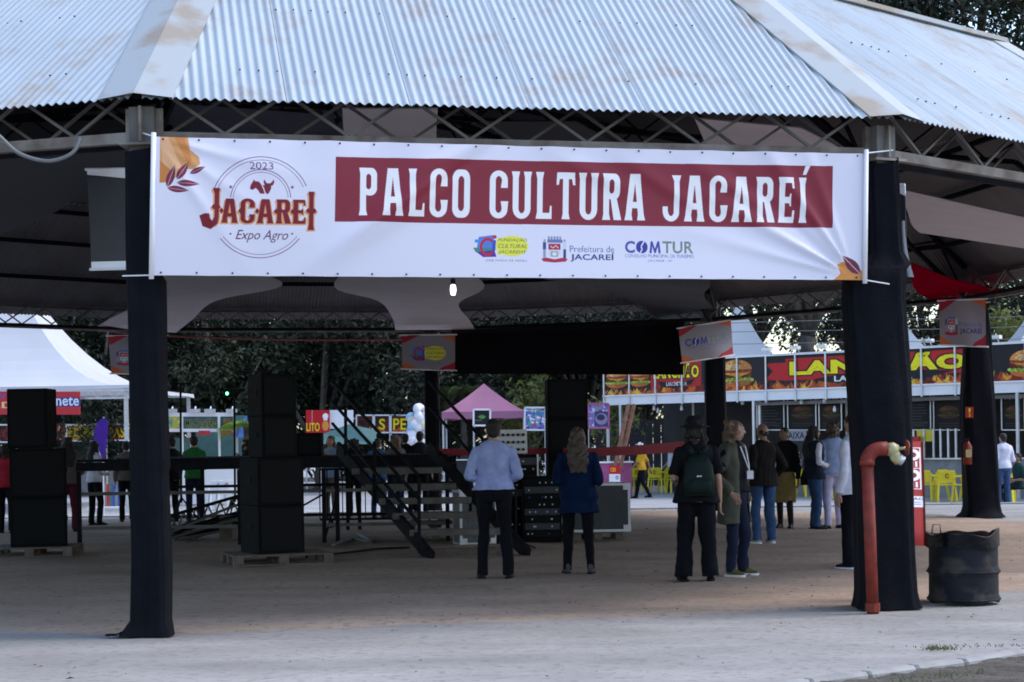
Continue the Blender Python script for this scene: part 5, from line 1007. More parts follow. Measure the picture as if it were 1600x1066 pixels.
def flight_case(label, c, w, d, h, rz, legs=0, name='flight_case', panel=None):
    t = thing(name, label, 'flight case', c, rz, 'flight cases'); MB().box((0, 0, h / 2), (w - .01, d - .01, h - .01)).build('panel', panel or m_casep, t, False); e = .035
    for sx in (-1, 1):
        for sy in (-1, 1): MB().box((sx * (w / 2 - e / 2), sy * (d / 2 - e / 2), h / 2), (e, e, h)).build('edge', m_silver, t, False)
    for z in (e / 2, h - e / 2):
        for sy in (-1, 1): MB().box((0, sy * (d / 2 - e / 2), z), (w, e * 1.02, e * 1.02)).build('edge', m_silver, t, False)
        for sx in (-1, 1): MB().box((sx * (w / 2 - e / 2), 0, z), (e * 1.04, d, e * 1.04)).build('edge', m_silver, t, False)
    for sx in (-1, 1):
        for z in (.05, h - .05): MB().box((sx * (w / 2 - .05), -d / 2 - .003, z), (.11, .012, .10)).build('corner_plate', m_silver, t, False)
    return t
m_casep = mat('dark_case_panel', (.028, .032, .042), .5, .15, 9)
flight_case('upright road case with shining metal edges behind the man in the blue shirt', G(742, 852) + Vector((0, .25, .0)), .56, .5, .80, .25, panel=mat('grey_case_panel', (.07, .075, .085), .4, .3, 20))
pallet('small wooden pallet under the big flight case', G(928, 846) + Vector((.05, .35, 0)), .75, .7, .05)
flight_case('big dark flight case with aluminium edges right of the woman in blue', Vector((P(930, 835, 26).x, 26.1, .14)), 1.02, .62, .72, .03)
plk = thing('plank', 'pale weathered plank lying before the stairs', 'plank', G(722, 868)); MB().box(G(725, 868) + Vector((0, 0, .05)), (1.12, .09, .10), rz=.12).build('timber', m_wood, plk)
def rack(label, c, w, h, rz, n, seed):
    R = random.Random(seed); t = thing('equipment_rack', label, 'rack', c, rz, 'sound equipment racks'); MB().box((0, .12, h / 2), (w, .5, h)).build('case', m_blk2, t, False)
    for i in range(n):
        z = .08 + (h - .12) * (i + .5) / n; u = MB().box((0, -.14, z), (w - .07, .04, (h - .12) / n - .012)).build('rack_unit', m_grille if R.random() < .6 else m_casep, t, False)
        for j in range(R.randint(3, 5)): MB().box((R.uniform(-w * .38, w * .38), -.165, z), (.018, .014, .02)).build('knob', R.choice((m_silver, m_silver, m_glasswh, m_blue)), u, False)
    for sx in (-1, 1): MB().box((sx * (w / 2 - .012), -.135, h / 2), (.024, .024, h)).build('edge', m_silver if seed % 2 else m_dsteel, t, False)
    return t
rack('equipment rack with silver edged front beside the man in the blue shirt', Vector((P(812, 850, 26).x, 26.2, 0)), .58, 1.30, .08, 10, 3); rack('low black amplifier rack behind the woman in blue', Vector((P(848, 850, 25.6).x, 25.8, 0)), .58, .98, 0, 8, 4)
mx_ = thing('mixer', 'grey mixing console with knobs on top of the silver edged rack', 'mixer', Vector((P(798, 715, 26.2).x, 26.3, 1.31))); MB().box((P(798, 700, 26.2).x, 26.4, 1.50), (.50, .35, .36)).build('body', m_glasswh, mx_)
for i in range(6):
    for j in range(3): p_ = Vector((P(798, 700, 26.2).x - .19 + .076 * i, 26.215, 1.38 + .11 * j)); MB().tube([p_, p_ + Vector((0, -.03, 0))], .022, 8).build('knob', m_dsteel, mx_)
ms = thing('mic_stand', 'thin black microphone stand beside the rack', 'stand', G(812, 858)); MB().tube([G(806, 858), P(806, 752, 24.2)], .014, 6).build('pole', m_dsteel, ms)
for a in (0, 2.1, 4.2): MB().tube([G(806, 858) + Vector((0, 0, .12)), G(806, 858) + Vector((.28 * math.cos(a), .28 * math.sin(a), .01))], .012, 6).build('leg', m_dsteel, ms)
def light_stand(label, px, yt, Y, green=False):
    b = Vector((P(px, 700, Y).x, Y, 0)); t = thing('light_stand', label, 'stand', b); top = P(px, yt, Y); MB().tube([b + Vector((0, 0, .5)), top], .02, 6).build('pole', m_dsteel, t)
    for a in (.3, 2.4, 4.5): MB().tube([b + Vector((0, 0, .6)), b + Vector((.45 * math.cos(a), .45 * math.sin(a), .01))], .015, 6).build('leg', m_dsteel, t)
    MB().bar(top + Vector((-.2, 0, 0)), top + Vector((.2, 0, 0)), .035).build('cross_bar', m_dsteel, t); h = MB().rings([(top.x - .1, top.y - .08, top.z - .12, .07, .07), (top.x - .1, top.y - .02, top.z + .1, .055, .055)], 12).build('lamp_head', m_dsteel, t, smooth=True)
    if green: p_ = top + Vector((-.10, -.17, -.06)); MB().ball(p_, .026, 10, 6).build('lens', mat('green_light', (.05, .5, .15), .3, emit=((.1, 1, .35), 4)), t, smooth=True)
light_stand('thin stage light stand right of the slim front post', 282, 600, 30.8); light_stand('stage light stand with a small green light beside the speakers', 366, 610, 30.8, True)
rb_ = thing('barrier_ribbon', 'red fabric ribbon strung across the pavilion behind the people', 'ribbon', P(960, 715, 24)); vs = []
RP = [(688, 701, 711, 27.4), (760, 703, 712, 27.2), (818, 702, 710, 27), (852, 700, 709, 27), (925, 700, 713, 26.2), (990, 697, 711, 24.5), (1062, 690, 707, 22.3), (1100, 686, 704, 21.5)]
for (x, y0, y1, Y) in RP: vs += [P(x, y1, Y), P(x, y0, Y)]
MB().add(vs, [(2 * i, 2 * i + 2, 2 * i + 3, 2 * i + 1) for i in range(len(RP) - 1)]).build('fabric', mat('red_ribbon_fabric', (.40, .012, .035), .6, .1, 5), rb_)
MB().add([P(836, 708, 26.95), P(842, 708, 26.95), P(838, 716, 26.95), P(834, 715, 26.95)], [(0, 1, 2, 3)]).build('knot', mat('red_knot', (.40, .012, .035)), rb_)
ff = thing('feather_flag', 'purple feather flag left of the slim front post', 'flag', (P(160, 720, 40).x, 40, 0)); L_ = [(151, 686), (146, 700), (150, 672), (156, 660), (163, 652), (168, 656), (169, 668), (167, 690), (164, 712), (161, 722)]
Lc = [(161, 722), (156, 707), (150, 696), (147, 687), (148, 673), (152, 661), (157, 655), (163, 653), (167, 656), (169, 664), (168, 678), (166, 694), (164, 711)]; n = len(Lc); f_ = [P(x, y, 40) for x, y in Lc]; MB().add(f_ + [p + Vector((0, .015, 0)) for p in f_], [tuple(range(n)), tuple(reversed(range(n, 2 * n)))] + [(i, i + n, (i + 1) % n + n, (i + 1) % n) for i in range(n)]).build('cloth', mat('purple_flag_cloth', (.10, .02, .42), .6, .2, 3, tr=.3), ff)
MB().tube([(P(161, 722, 40).x, 40.02, -.2), P(161, 722, 40.02), P(148, 686, 40.02), P(150, 670, 40.02), P(163, 652, 40.02)], .015, 6).build('pole', m_glasswh, ff)
cable('black cable lying on the dirt between the pallet and the stairs', [G(478, 872) + Vector((0, 0, .02)), G(540, 866) + Vector((0, 0, .02)), G(590, 860) + Vector((0, 0, .02)), G(640, 858) + Vector((0, 0, .02))], .018, m_dsteel)
cable('pale cable and hose lying behind the stairs', [G(520, 855) + Vector((0, 0, .03)), G(550, 846) + Vector((0, 0, .03)), G(580, 850) + Vector((0, 0, .03)), G(560, 838) + Vector((0, 0, .03))], .03, m_wire, 'hose')
# ---------------------------------------------------------------- drum, standpipe, fire board by the right front post
dp = G(1506, 941); DR, DH = .305, .60
wd_ = thing('waste_drum', 'dented grey black steel drum with a black bin liner', 'drum', dp); rows = []
for i in range(25):
    z = DH * i / 24; r = DR + (.012 if abs(z - DH * .47) < .02 or abs(z - DH * .06) < .015 else 0) + (.008 if i == 24 else 0); rows.append((dp.x, dp.y, z, r, r))
dm = MB().rings(rows, 40, cap=False); nz_ = smooth_noise(40)
dm.v = [(x + (x - dp.x) / DR * (.007 * nz_(((x - dp.x) * 1.2, (y - dp.y) * 1.2, z)) if z < .5 else 0), y, max(.0, z + (.012 * math.sin(5 * math.atan2(y - dp.y, x - dp.x)) + .012 if z < .03 else 0))) for x, y, z in dm.v]
m_drum = mat('stained_drum_paint', (.011, .012, .017), .7, .3, 5, bump=.2, spec=.18); t_ = m_drum.node_tree; b_ = t_.nodes['Principled BSDF']; src_ = b_.inputs['Base Color'].links[0].from_socket
n_ = t_.nodes.new('ShaderNodeTexNoise'); n_.inputs['Scale'].default_value = 5.5; n_.inputs['Detail'].default_value = 8; g_ = t_.nodes.new('ShaderNodeNewGeometry'); t_.links.new(g_.outputs['Position'], n_.inputs['Vector']); r_ = t_.nodes.new('ShaderNodeMapRange'); r_.inputs['From Min'].default_value = .52; r_.inputs['From Max'].default_value = .68; t_.links.new(n_.outputs['Fac'], r_.inputs['Value']); x_ = t_.nodes.new('ShaderNodeMix'); x_.data_type = 'RGBA'; t_.links.new(r_.outputs['Result'], x_.inputs['Factor']); t_.links.new(src_, x_.inputs['A']); x_.inputs['B'].default_value = (.05, .042, .036, 1); t_.links.new(x_.outputs['Result'], b_.inputs['Base Color'])
dm.build('shell', m_drum, wd_, smooth=True)
for z in (DH * .47, DH * .06): MB().tube([(dp.x + (DR + .012) * math.cos(2 * PI * i / 36), dp.y + (DR + .012) * math.sin(2 * PI * i / 36), z) for i in range(37)], .010, 6).build('rib', m_drum, wd_, smooth=True)
bg_ = MB(); rows = []
for i in range(16):
    q = i / 15
    rows.append((dp.x, dp.y, DH - .10 + .12 * min(1, q * 2) - .22 * max(0, q - .55) / .45, DR + (.016 if q < .55 else -.02 - .22 * (q - .55) / .45), DR + (.016 if q < .55 else -.02 - .22 * (q - .55) / .45)))
bg_.rings(rows, 48, cap=False); nz_ = smooth_noise(44)
bg_.v = [(x + (x - dp.x) * .05 * nz_((x * 3, y * 3, z * 4)), y + (y - dp.y) * .05 * nz_((y * 3, x * 3, z * 4)), z + .018 * nz_((x * 2.5, y * 2.5, 1)) + .045 * math.exp(-((math.atan2(y - dp.y, x - dp.x) + .5) / .35) ** 2) * (1 if z > DH - .06 else 0)) for x, y, z in bg_.v]
bg_.build('bin_liner', mat('black_bin_liner', (.004, .004, .006), .35, .2, 12, bump=.5, bscale=12, spec=.14), wd_, smooth=True)
MB().tube([P(1456, 834, 15.5), P(1458, 820, 15.5), P(1469, 819, 15.5), P(1470, 833, 15.5)], .008, 6).build('handle', m_rust, wd_, smooth=True)
pp = G(1364, 957); sp = thing('standpipe', 'red water standpipe with a brass tap before the draped post', 'pipe', pp); ptop = P(1355, 722, pp.y); rr0 = .052
el = [pp + Vector((0, 0, -.01)), pp.lerp(ptop, .5), ptop]; MB().tube(el, rr0, 16).build('pipe', m_red, sp, smooth=True)
for q_ in (.035,): c_ = pp.lerp(ptop, q_); MB().tube([c_ - Vector((0, 0, .035)), c_ + Vector((0, 0, .035))], rr0 + .011, 8).build('coupling', m_red, sp)
e2 = [ptop + Vector((.0, 0, -.02))] + [ptop + Vector((.11 - .11 * math.cos(a), 0, .11 * math.sin(a))) for a in np.linspace(0, PI / 2, 7)] + [ptop + Vector((.17, 0, .112))]; MB().tube(e2, rr0 + .008, 16).build('elbow', m_red, sp, smooth=True); MB().tube([ptop + Vector((0, 0, -.03)), ptop + Vector((0, 0, .02))], rr0 + .012, 16).build('collar', m_red, sp, smooth=True)
vb = ptop + Vector((.17, 0, .105)); va_ = MB().tube([vb, vb + Vector((.05, 0, 0)), vb + Vector((.09, 0, -.01))], [.055, .06, .045], 14).tube([vb + Vector((.05, 0, -.01)), vb + Vector((.075, 0, -.07)), vb + Vector((.105, 0, -.11))], [.045, .05, .042], 12).tube([vb + Vector((.08, 0, 0)), vb + Vector((.16, 0, .01))], .014, 8).build('valve', m_brass, sp, smooth=True)
MB().tube([vb + Vector((.085, 0, -.075)), vb + Vector((.135, 0, -.105))], .045, 12).build('hose_cap', m_silver, va_, smooth=True)
hwv = MB(); hc_ = vb + Vector((.17, 0, .012)); hwv.tube([hc_ + Vector((.004 * math.sin(3 * a), .055 * math.cos(a), .055 * math.sin(a))) for a in np.linspace(0, 2 * PI, 25)], .013, 6)
for a in np.linspace(0, 2 * PI, 6)[:-1]: hwv.tube([hc_, hc_ + Vector((0, .055 * math.cos(a), .055 * math.sin(a)))], .008, 5)
hwv.build('handwheel', m_red, va_, smooth=True)
fb = thing('fire_board', 'tall red fire equipment board with white symbols on the draped post', 'sign', P(1430, 853, 15.9)); MB().sheet(P(1412, 853, 15.75), P(1447, 853, 15.95), P(1442, 690, 15.95), P(1408, 690, 15.75), .02).build('panel', p_fire, fb); MB().bar(P(1441, 690, 15.94), P(1446, 853, 15.94), .015).build('edge_strip', m_red, fb)
MB().bar(P(1415, 700, 15.8), Vector((b1.x + .1, b1.y + .1, 1.45)), .03).build('bracket', m_dsteel, fb)
ex = thing('fire_extinguisher', 'red fire extinguisher hanging on the far right wrapped post', 'extinguisher', P(1512, 727, 31.0)); q_ = P(1512, 726, 31.0); MB().rings([(q_.x, q_.y, q_.z, .075, .075), (q_.x, q_.y, q_.z + .32, .08, .08), (q_.x, q_.y, q_.z + .38, .05, .05), (q_.x, q_.y, q_.z + .42, .025, .025)], 16).build('cylinder', m_red, ex, smooth=True); MB().box((q_.x, q_.y - .07, q_.z + .2), (.1, .03, .14)).build('paper_label', m_brass, ex); MB().box((q_.x, q_.y, q_.z + .45), (.05, .12, .04)).build('lever', m_dsteel, ex); MB().tube([(q_.x - .03, q_.y, q_.z + .44), (q_.x - .1, q_.y, q_.z + .35), (q_.x - .09, q_.y - .02, q_.z + .12)], .012, 6).build('hose', m_dsteel, ex)
board('small red sign with yellow marks on the far right post', 1509, 636, 1521, 653, 31.0, p_exit, t=.03)
# ---------------------------------------------------------------- people
PEND = []
def later(mb, name, mt, parent, vox, disp=0., seed=0, smooth=2, fr=14.0):
    me = raw(name, mb.v, mb.f, mt, True); o = link(name, me, parent); r = o.modifiers.new('skin', 'REMESH'); r.mode = 'VOXEL'; r.voxel_size = vox; r.use_smooth_shade = True
    if smooth: s = o.modifiers.new('relax', 'SMOOTH'); s.iterations = smooth; s.factor = .5
    PEND.append((o, mt, disp, seed, fr)); return o
def finish_people():
    bpy.context.view_layer.update(); dg = bpy.context.evaluated_depsgraph_get(); done = {}
    for o, mt, disp, seed, fr in PEND:
        me = bpy.data.meshes.new_from_object(o.evaluated_get(dg)); me.name = o.name; done[o] = me
    for o, mt, disp, seed, fr in PEND:
        me = done[o]; o.modifiers.clear(); me.materials.clear(); me.materials.append(mt); n = len(me.vertices); co = np.empty(n * 3, np.float32); me.vertices.foreach_get('co', co); co = co.reshape(-1, 3)
        if disp and n:
            nr = np.empty(n * 3, np.float32); me.vertex_normals.foreach_get('vector', nr); nr = nr.reshape(-1, 3); r = np.random.default_rng(seed); d = np.zeros(n)
            for i in range(9): k = r.normal(size=3) * fr * np.array([1, 1, .8]) * (1 + i * .25); d += np.sin(co @ k + r.uniform(0, 6.28) + 1.5 * np.sin(co @ (r.normal(size=3) * fr * .4))) / (1 + i * .25)
            co = co + nr * (d * disp / 2.2)[:, None]; me.vertices.foreach_set('co', co.ravel())
        me.polygons.foreach_set('use_smooth', [True] * len(me.polygons)); me.update(); o.data = me
def shell(mb, rows, a0, a1, th, n=22):
    """open-fronted wrap: rows (cx, cy, z, rx, ry), angles in degrees measured from +x"""
    vs = []; m = n + 1
    for rows_ in rows:
        x, y, z, rx, ry = rows_
        for q in (0, th):
            for k in range(m): a = math.radians(a0 + (a1 - a0) * k / n); vs.append((x + (rx + q) * math.cos(a), y + (ry + q) * math.sin(a), z))
    fs = []; R = len(rows)
    for j in range(R - 1):
        b, c = j * 2 * m, (j + 1) * 2 * m
        for k in range(n): fs += [(b + m + k, b + m + k + 1, c + m + k + 1, c + m + k), (b + k, c + k, c + k + 1, b + k + 1)]
        fs += [(b, b + m, c + m, c), (b + n, c + n, c + m + n, b + m + n)]
    for k in range(n): fs += [(k, k + 1, m + k + 1, m + k), ((R - 1) * 2 * m + k, (R - 1) * 2 * m + m + k, (R - 1) * 2 * m + m + k + 1, (R - 1) * 2 * m + k + 1)]
    mb.add(vs, fs)
MC = {}
def cloth(name, rgb, rough=.85, bump=.15):
    if name not in MC: MC[name] = mat(name, rgb, rough, .18, 9, bump=bump, bscale=60, spec=.12)
    return MC[name]
ARM = {'down': ((.055, -.03, -.30), (.075, .03, -.555)), 'front': ((.085, -.05, -.275), (-.06, .20, -.33)), 'pocket': ((.10, -.10, -.275), (.035, .05, -.47)), 'bent': ((.07, -.05, -.29), (.02, .19, -.31)), 'swing_f': ((.05, .10, -.28), (.05, .27, -.47)), 'swing_b': ((.06, -.14, -.27), (.08, -.22, -.52)), 'out': ((.12, -.06, -.27), (.14, .0, -.53)), 'face': ((.10, .02, -.27), (-.08, .19, -.06)), 'side': ((.10, -.06, -.28), (.06, .15, -.42))}
def person(label, pos, yaw, H, top, bottom, shoe, hair, armL='down', armR='down', sleeve=1.0, skin=None, st=.02, stride=0., near=True, wide=1.0, build_=1.0, hem=.90, leg_r=1.0, hairkind='short', kind=None, sole=None, sit=False, wear=None, hatm=None, tuck=False, shoe_h=0., turn=0., group=None, flare=1.0):
    s = H / 1.75; sk = skin or m_skin; t = thing('person', label, 'person', pos, math.radians(yaw), group); LOC[t] = Vector((0, 0, 0)); vx = .0095 if near else .018; seed = abs(hash(label)) % 9999 if False else sum(map(ord, label)) % 9999
    w_ = build_; dz = -.47 if sit else 0; S = lambda p: Vector((p[0] * s, p[1] * s, (p[2] + dz) * s)); hipz = .93
    def leg(sd):
        y1 = stride * sd + (.05 if (sd > 0) == (seed % 2 == 0) and not stride else 0); hip = (sd * .09 * w_, 0, hipz); rel = .035 if (sd > 0) == (seed % 2 == 0) and not stride else 0
        if sit: return [hip, (sd * .13, .40, .94), (sd * .14, .42, .56)]
        bend = .05 if abs(stride) > .05 and sd * stride < 0 else 0
        return [hip, (sd * (.092 + st * .5), y1 * .5 + .015 + bend + rel, .50 - rel * .2), (sd * (.085 + st), y1 - .02 - bend * .8, .085 + bend * .6)]
    def arm(sd, nm): e, w2 = ARM[nm]; sh = (sd * .172 * w_, -.01, 1.408); return [sh, (sh[0] + sd * e[0], sh[1] + e[1], sh[2] + e[2]), (sh[0] + sd * w2[0], sh[1] + w2[1], sh[2] + w2[2])]
    legs = {sd: leg(sd) for sd in (-1, 1)}; arms = {-1: arm(-1, armL), 1: arm(1, armR)}
    torso = [(0, 0, .86, .150, .105), (0, -.005, .93, .168 * w_, .118), (0, 0, 1.03, .150 * w_, .105), (0, .005, 1.12, .142 * w_, .100), (0, .005, 1.25, .158 * w_, .112), (0, -.005, 1.38, .172 * w_, .114), (0, -.01, 1.445, .158 * w_, .094), (0, -.01, 1.482, .115 * w_, .078), (0, -.005, 1.518, .068, .062)]
    def rows(infl, z0, z1=9, rs=torso):
        o = []
        for i, r in enumerate(rs):
            if r[2] >= z0 - 1e-6 and r[2] <= z1: o.append(((r[0]) * s, r[1] * s, (r[2] + dz) * s, (r[3] + infl) * s, (r[4] + infl) * s))
        return o
    hc = Vector((0, .02, 1.632)); tr_ = math.radians(turn); hR = Matrix.Rotation(tr_, 3, 'Z'); HP = lambda x, y, z: S(hc + hR @ Vector((x, y, z)))
    b = MB(); b.rings(rows(-.008, .86), 20); b.tube([S((0, -.01, 1.46)), S((0, .005, 1.53)), S((0, .015, 1.58))], [.062 * s, .054 * s, .055 * s], 14)
    b.ball(HP(0, 0, .01), (.078 * s, .095 * s, .108 * s), 20, 14, hR).ball(HP(0, .028, -.055), (.052 * s, .058 * s, .055 * s), 14, 10, hR).ball(HP(0, .095, -.012), (.014 * s, .022 * s, .024 * s), 10, 8, hR).ball(HP(0, .082, .03), (.045 * s, .018 * s, .016 * s), 10, 6, hR)
    for sd in (-1, 1):
        b.ball(HP(sd * .076, -.005, -.01), (.012 * s, .02 * s, .032 * s), 8, 8, hR)
        A = [S(p) for p in arms[sd]]; q_ = .80 if sleeve > .6 or (wear and wear[5]) else 1; b.ball(A[0], .046 * s, 12, 8); b.tube([A[0], A[0].lerp(A[1], .5), A[1], A[1].lerp(A[2], .35), A[2]], [.045 * s * q_, .044 * s * q_, .039 * s * q_, .040 * s * q_, .027 * s], 12)
        d = (A[2] - A[1]).normalized(); sidev = d.cross(Vector((sd, 0, 0))); sidev = (sidev if sidev.length > .2 else d.cross(Vector((0, 0, 1)))).normalized(); pal = d.cross(sidev).normalized()
        b.tube([A[2] - d * .01, A[2] + d * .04 * s, A[2] + d * .09 * s], [(.022 * s, .026 * s), (.018 * s, .040 * s), (.016 * s, .038 * s)], 10); curl = -pal * sd
        for f in range(4):
            q = A[2] + d * .085 * s + sidev * (f - 1.5) * .0205 * s; L = (.068, .078, .073, .056)[f] * s; b.tube([q, q + d * L * .45 + curl * .006, q + d * L * .78 + curl * .022 * s, q + d * L * .85 + curl * .04 * s], [.0098 * s, .0095 * s, .009 * s, .0078 * s], 7)
        q = A[2] + d * .025 * s - sidev * .03 * s; b.tube([q, q + d * .035 * s - sidev * .022 * s, q + d * .065 * s - sidev * .022 * s + curl * .01], [.013 * s, .011 * s, .009 * s], 7)
        Lg = [S(p) for p in legs[sd]]; b.tube([Lg[0], Lg[0].lerp(Lg[1], .4), Lg[1], Lg[1].lerp(Lg[2], .35), Lg[2]], [.074 * s, .064 * s, .047 * s, .046 * s, .033 * s], 14); b.ball(Lg[2] + Vector((0, .04 * s, -.045 * s)), (.028 * s, .08 * s, .026 * s), 12, 8)
    body = later(b, 'body', sk, t, vx * (.85 if near else 1), 0, 0, 1)
    for sd in (-1, 1): MB().ball(HP(sd * .031, .083, .012), (.011 * s, .008 * s, .007 * s), 8, 6, hR).build('eye', m_eye, body, False, True)
    MB().ball(HP(0, .080, -.055), (.020 * s, .010 * s, .007 * s), 8, 6, hR).build('mouth', m_lips, body, False, True)
    # hair
    h = MB(); fz = .03
    if hairkind in ('short', 'long', 'curly', 'bun', 'medium'):
        h.ball(HP(0, -.018, .035), (.086 * s, .096 * s, .094 * s), 18, 12, hR).ball(HP(0, -.05, -.02), (.072 * s, .055 * s, .07 * s), 14, 10, hR)
        if hairkind == 'long':
            L = .42; h.tube([HP(0, -.05, .0), HP(0, -.10, -.12), HP(0, -.155, -.25), HP(0, -.165, -L)], [(.095 * s, .055 * s), (.12 * s, .05 * s), (.13 * s, .042 * s), (.10 * s, .015 * s)], 16)
            for sd in (-1, 1): h.tube([HP(sd * .068, -.01, .03), HP(sd * .085, .0, -.09), HP(sd * .09, -.02, -.22), HP(sd * .085, -.06, -.34)], [.025 * s, .028 * s, .032 * s, .012 * s], 9)
        if hairkind in ('curly', 'medium'):
            R_ = random.Random(seed)
            for _ in range(60 if hairkind == 'curly' else 34):
                a = R_.uniform(25, 155) if R_.random() < .2 else R_.uniform(150, 390); a = math.radians(a); z = R_.uniform(-.17, .10); r = .088 if z > -.02 else .098; h.ball(HP(r * math.cos(a), r * math.sin(a) * .9 - .02, z), R_.uniform(.024, .04) * s, 8, 6)
        if hairkind == 'bun': h.ball(HP(0, -.11, .06), .04 * s, 12, 8)
    if hairkind == 'bald': h.ball(HP(0, -.035, -.01), (.078 * s, .066 * s, .06 * s), 14, 10, hR)
    later(h, 'hair', hair, t, .010 if near else .016, .010 if hairkind != 'short' else .003, seed, 1, 36)
    # trousers / skirt
    if kind == 'skirt':
        k = MB(); k.rings([(0, 0, .45 * s, .19 * s, .14 * s), (0, 0, .6 * s, .19 * s, .145 * s), (0, 0, .86 * s, .182 * s, .135 * s), (0, 0, 1.03 * s, .158 * s, .113 * s)], 24); later(k, 'skirt', bottom, t, vx, .006, seed)
        for sd in (-1, 1): Lg = [S(p) for p in legs[sd]]; MB().tube([Lg[1], Lg[1].lerp(Lg[2], .35), Lg[2], Lg[2] + Vector((0, 0, -.04 * s))], [.062 * s, .058 * s, .046 * s, .044 * s], 14).build('boot_shaft', shoe, t, False, True)
    else:
        k = MB(); k.rings(rows(.006, .86, 1.04), 20); lr = leg_r
        for sd in (-1, 1):
            Lg = [S(p) for p in legs[sd]]; end = Lg[2] + Vector((0, -.0, -.035 * s)); k.tube([Lg[0] + Vector((0, 0, .05)), Lg[0].lerp(Lg[1], .35), Lg[1], Lg[1].lerp(Lg[2], .5), end], [.094 * s, .089 * s * (1 + (lr - 1) * .5), .068 * s * lr, .063 * s * lr, .058 * s * lr * flare], 16)
        later(k, 'trousers', bottom, t, vx, .010 if near else .006, seed + 1, 2, 11)
    # shoes
    for sd in (-1, 1):
        an = S(legs[sd][2]); an.z = an.z - .085 * s; yaw_ = Matrix.Rotation(-sd * .18, 3, 'Z'); m_ = MB(); m_.ball(an + yaw_ @ Vector((0, .035, .045)) * s, (.042 * s, .085 * s, .048 * s), 14, 8, yaw_).ball(an + yaw_ @ Vector((0, .11, .03)) * s, (.044 * s, .075 * s, .032 * s), 14, 8, yaw_).ball(an + yaw_ @ Vector((0, -.01, .065)) * s, (.04 * s, .045 * s, (.055 + shoe_h) * s), 12, 8)
        so_ = later(m_, 'shoe', shoe, t, .009 if near else .014, 0, 0, 1)
        sl_ = MB(); c = an + yaw_ @ Vector((0, .055, .014)) * s; sl_.rings([(0, 0, -.014 * s, .046 * s, .135 * s), (0, 0, .010 * s, .047 * s, .137 * s)], 20, True, 2.6); sl_.v = [tuple(c + yaw_ @ Vector(v)) for v in sl_.v]; sl_.build('sole', sole or m_dsteel, so_, False)
    # top
    if top is not None:
        k = MB(); tr2 = [(0, 0, hem - .0, .168 * w_ * wide, .122 * wide)] + [r for r in torso if r[2] > hem + .03]; infl = .016
        k.rings([(r[0] * s, r[1] * s, (r[2] + dz) * s, (r[3] + infl + (.020 if r[2] < 1.06 else .006)) * s * (wide if r[2] < 1.2 else 1), (r[4] + infl + (.024 if r[2] < 1.06 else .006)) * s) for r in tr2[:-1]] + [(0, -.005 * s, (1.525 + dz) * s, .072 * s, .066 * s)], 22)
        if sleeve > 0:
            for sd in (-1, 1):
                A = [S(p) for p in arms[sd]]; k.ball(A[0], .060 * s, 12, 8); k.ball(A[1], .055 * s, 12, 8) if sleeve > .6 else None; e = A[1].lerp(A[2], max(0, min(.96, (sleeve - .5) * 2))) if sleeve > .5 else A[0].lerp(A[1], sleeve * 2)
                pts = [A[0], A[0].lerp(A[1], .5), A[1], e] if sleeve > .5 else [A[0], A[0].lerp(e, .5), e]; k.tube(pts, [.060 * s, .060 * s, .056 * s, .045 * s] if sleeve > .5 else [.062 * s, .064 * s, .065 * s], 14)
        later(k, 'shirt', top, t, vx, .012 if near else .007, seed + 2, 2, 10)
    if wear:
        nm, mt_, hz, a0, a1, slv, inf = wear; k = MB(); rs = [(0, -.005, hz, .19 * w_, .145)] + [(0, 0, z, .175 * w_, .125) for z in (hz + .15,) if hz < .8] + [r for r in torso if r[2] > max(hz, .9) + .03][:-1]
        shell(k, [(r[0] * s, r[1] * s, (r[2] + dz) * s, (r[3] + inf) * s, (r[4] + inf) * s) for r in rs] + [(0, -.015 * s, (1.505 + dz) * s, .09 * s, .08 * s)], a0, a1, .02 * s)
        if slv:
            for sd in (-1, 1): A = [S(p) for p in arms[sd]]; k.ball(A[0], .068 * s, 12, 8); k.ball(A[1], .064 * s, 12, 8); k.tube([A[0], A[0].lerp(A[1], .5), A[1], A[1].lerp(A[2], .93)], [.067 * s, .067 * s, .064 * s, .052 * s], 14)
        later(k, nm, mt_, t, vx, .009, seed + 3, 2, 11)
    if hatm:
        nm, mt_ = hatm; k = MB()
        if nm == 'hat': k.rings([(0, 0, -.01, .155 * s, .175 * s), (0, 0, .0, .16 * s, .18 * s), (0, 0, .012, .10 * s, .115 * s), (0, 0, .06, .098 * s, .112 * s), (0, 0, .10, .088 * s, .10 * s), (0, 0, .118, .05 * s, .06 * s)], 28); k.v = [tuple(HP(0, 0, .055) + Vector((v[0], v[1], v[2] + .12 * v[0] * v[0] * 8 * .12 - .0))) for v in k.v]; k.build('hat', mt_, t, False, True)
        else: k.ball(HP(0, -.01, .045), (.088 * s, .098 * s, .078 * s), 16, 10, hR); k.tube([HP(0, .06, .055), HP(0, .12, .045), HP(0, .16, .03)], [(.075 * s, .012 * s), (.07 * s, .009 * s), (.045 * s, .006 * s)], 12); k.build('cap', mt_, t, False, True)
    t['_s'] = s; return t
h_dark = mat('dark_hair', (.009, .007, .0065), .75, .4, 40); h_brown = mat('brown_hair', (.055, .033, .022), .6, .45, 45); h_curl = mat('auburn_curls', (.12, .07, .045), .55, .5, 40); h_grey = mat('greying_hair', (.09, .085, .085), .6, .4, 40)
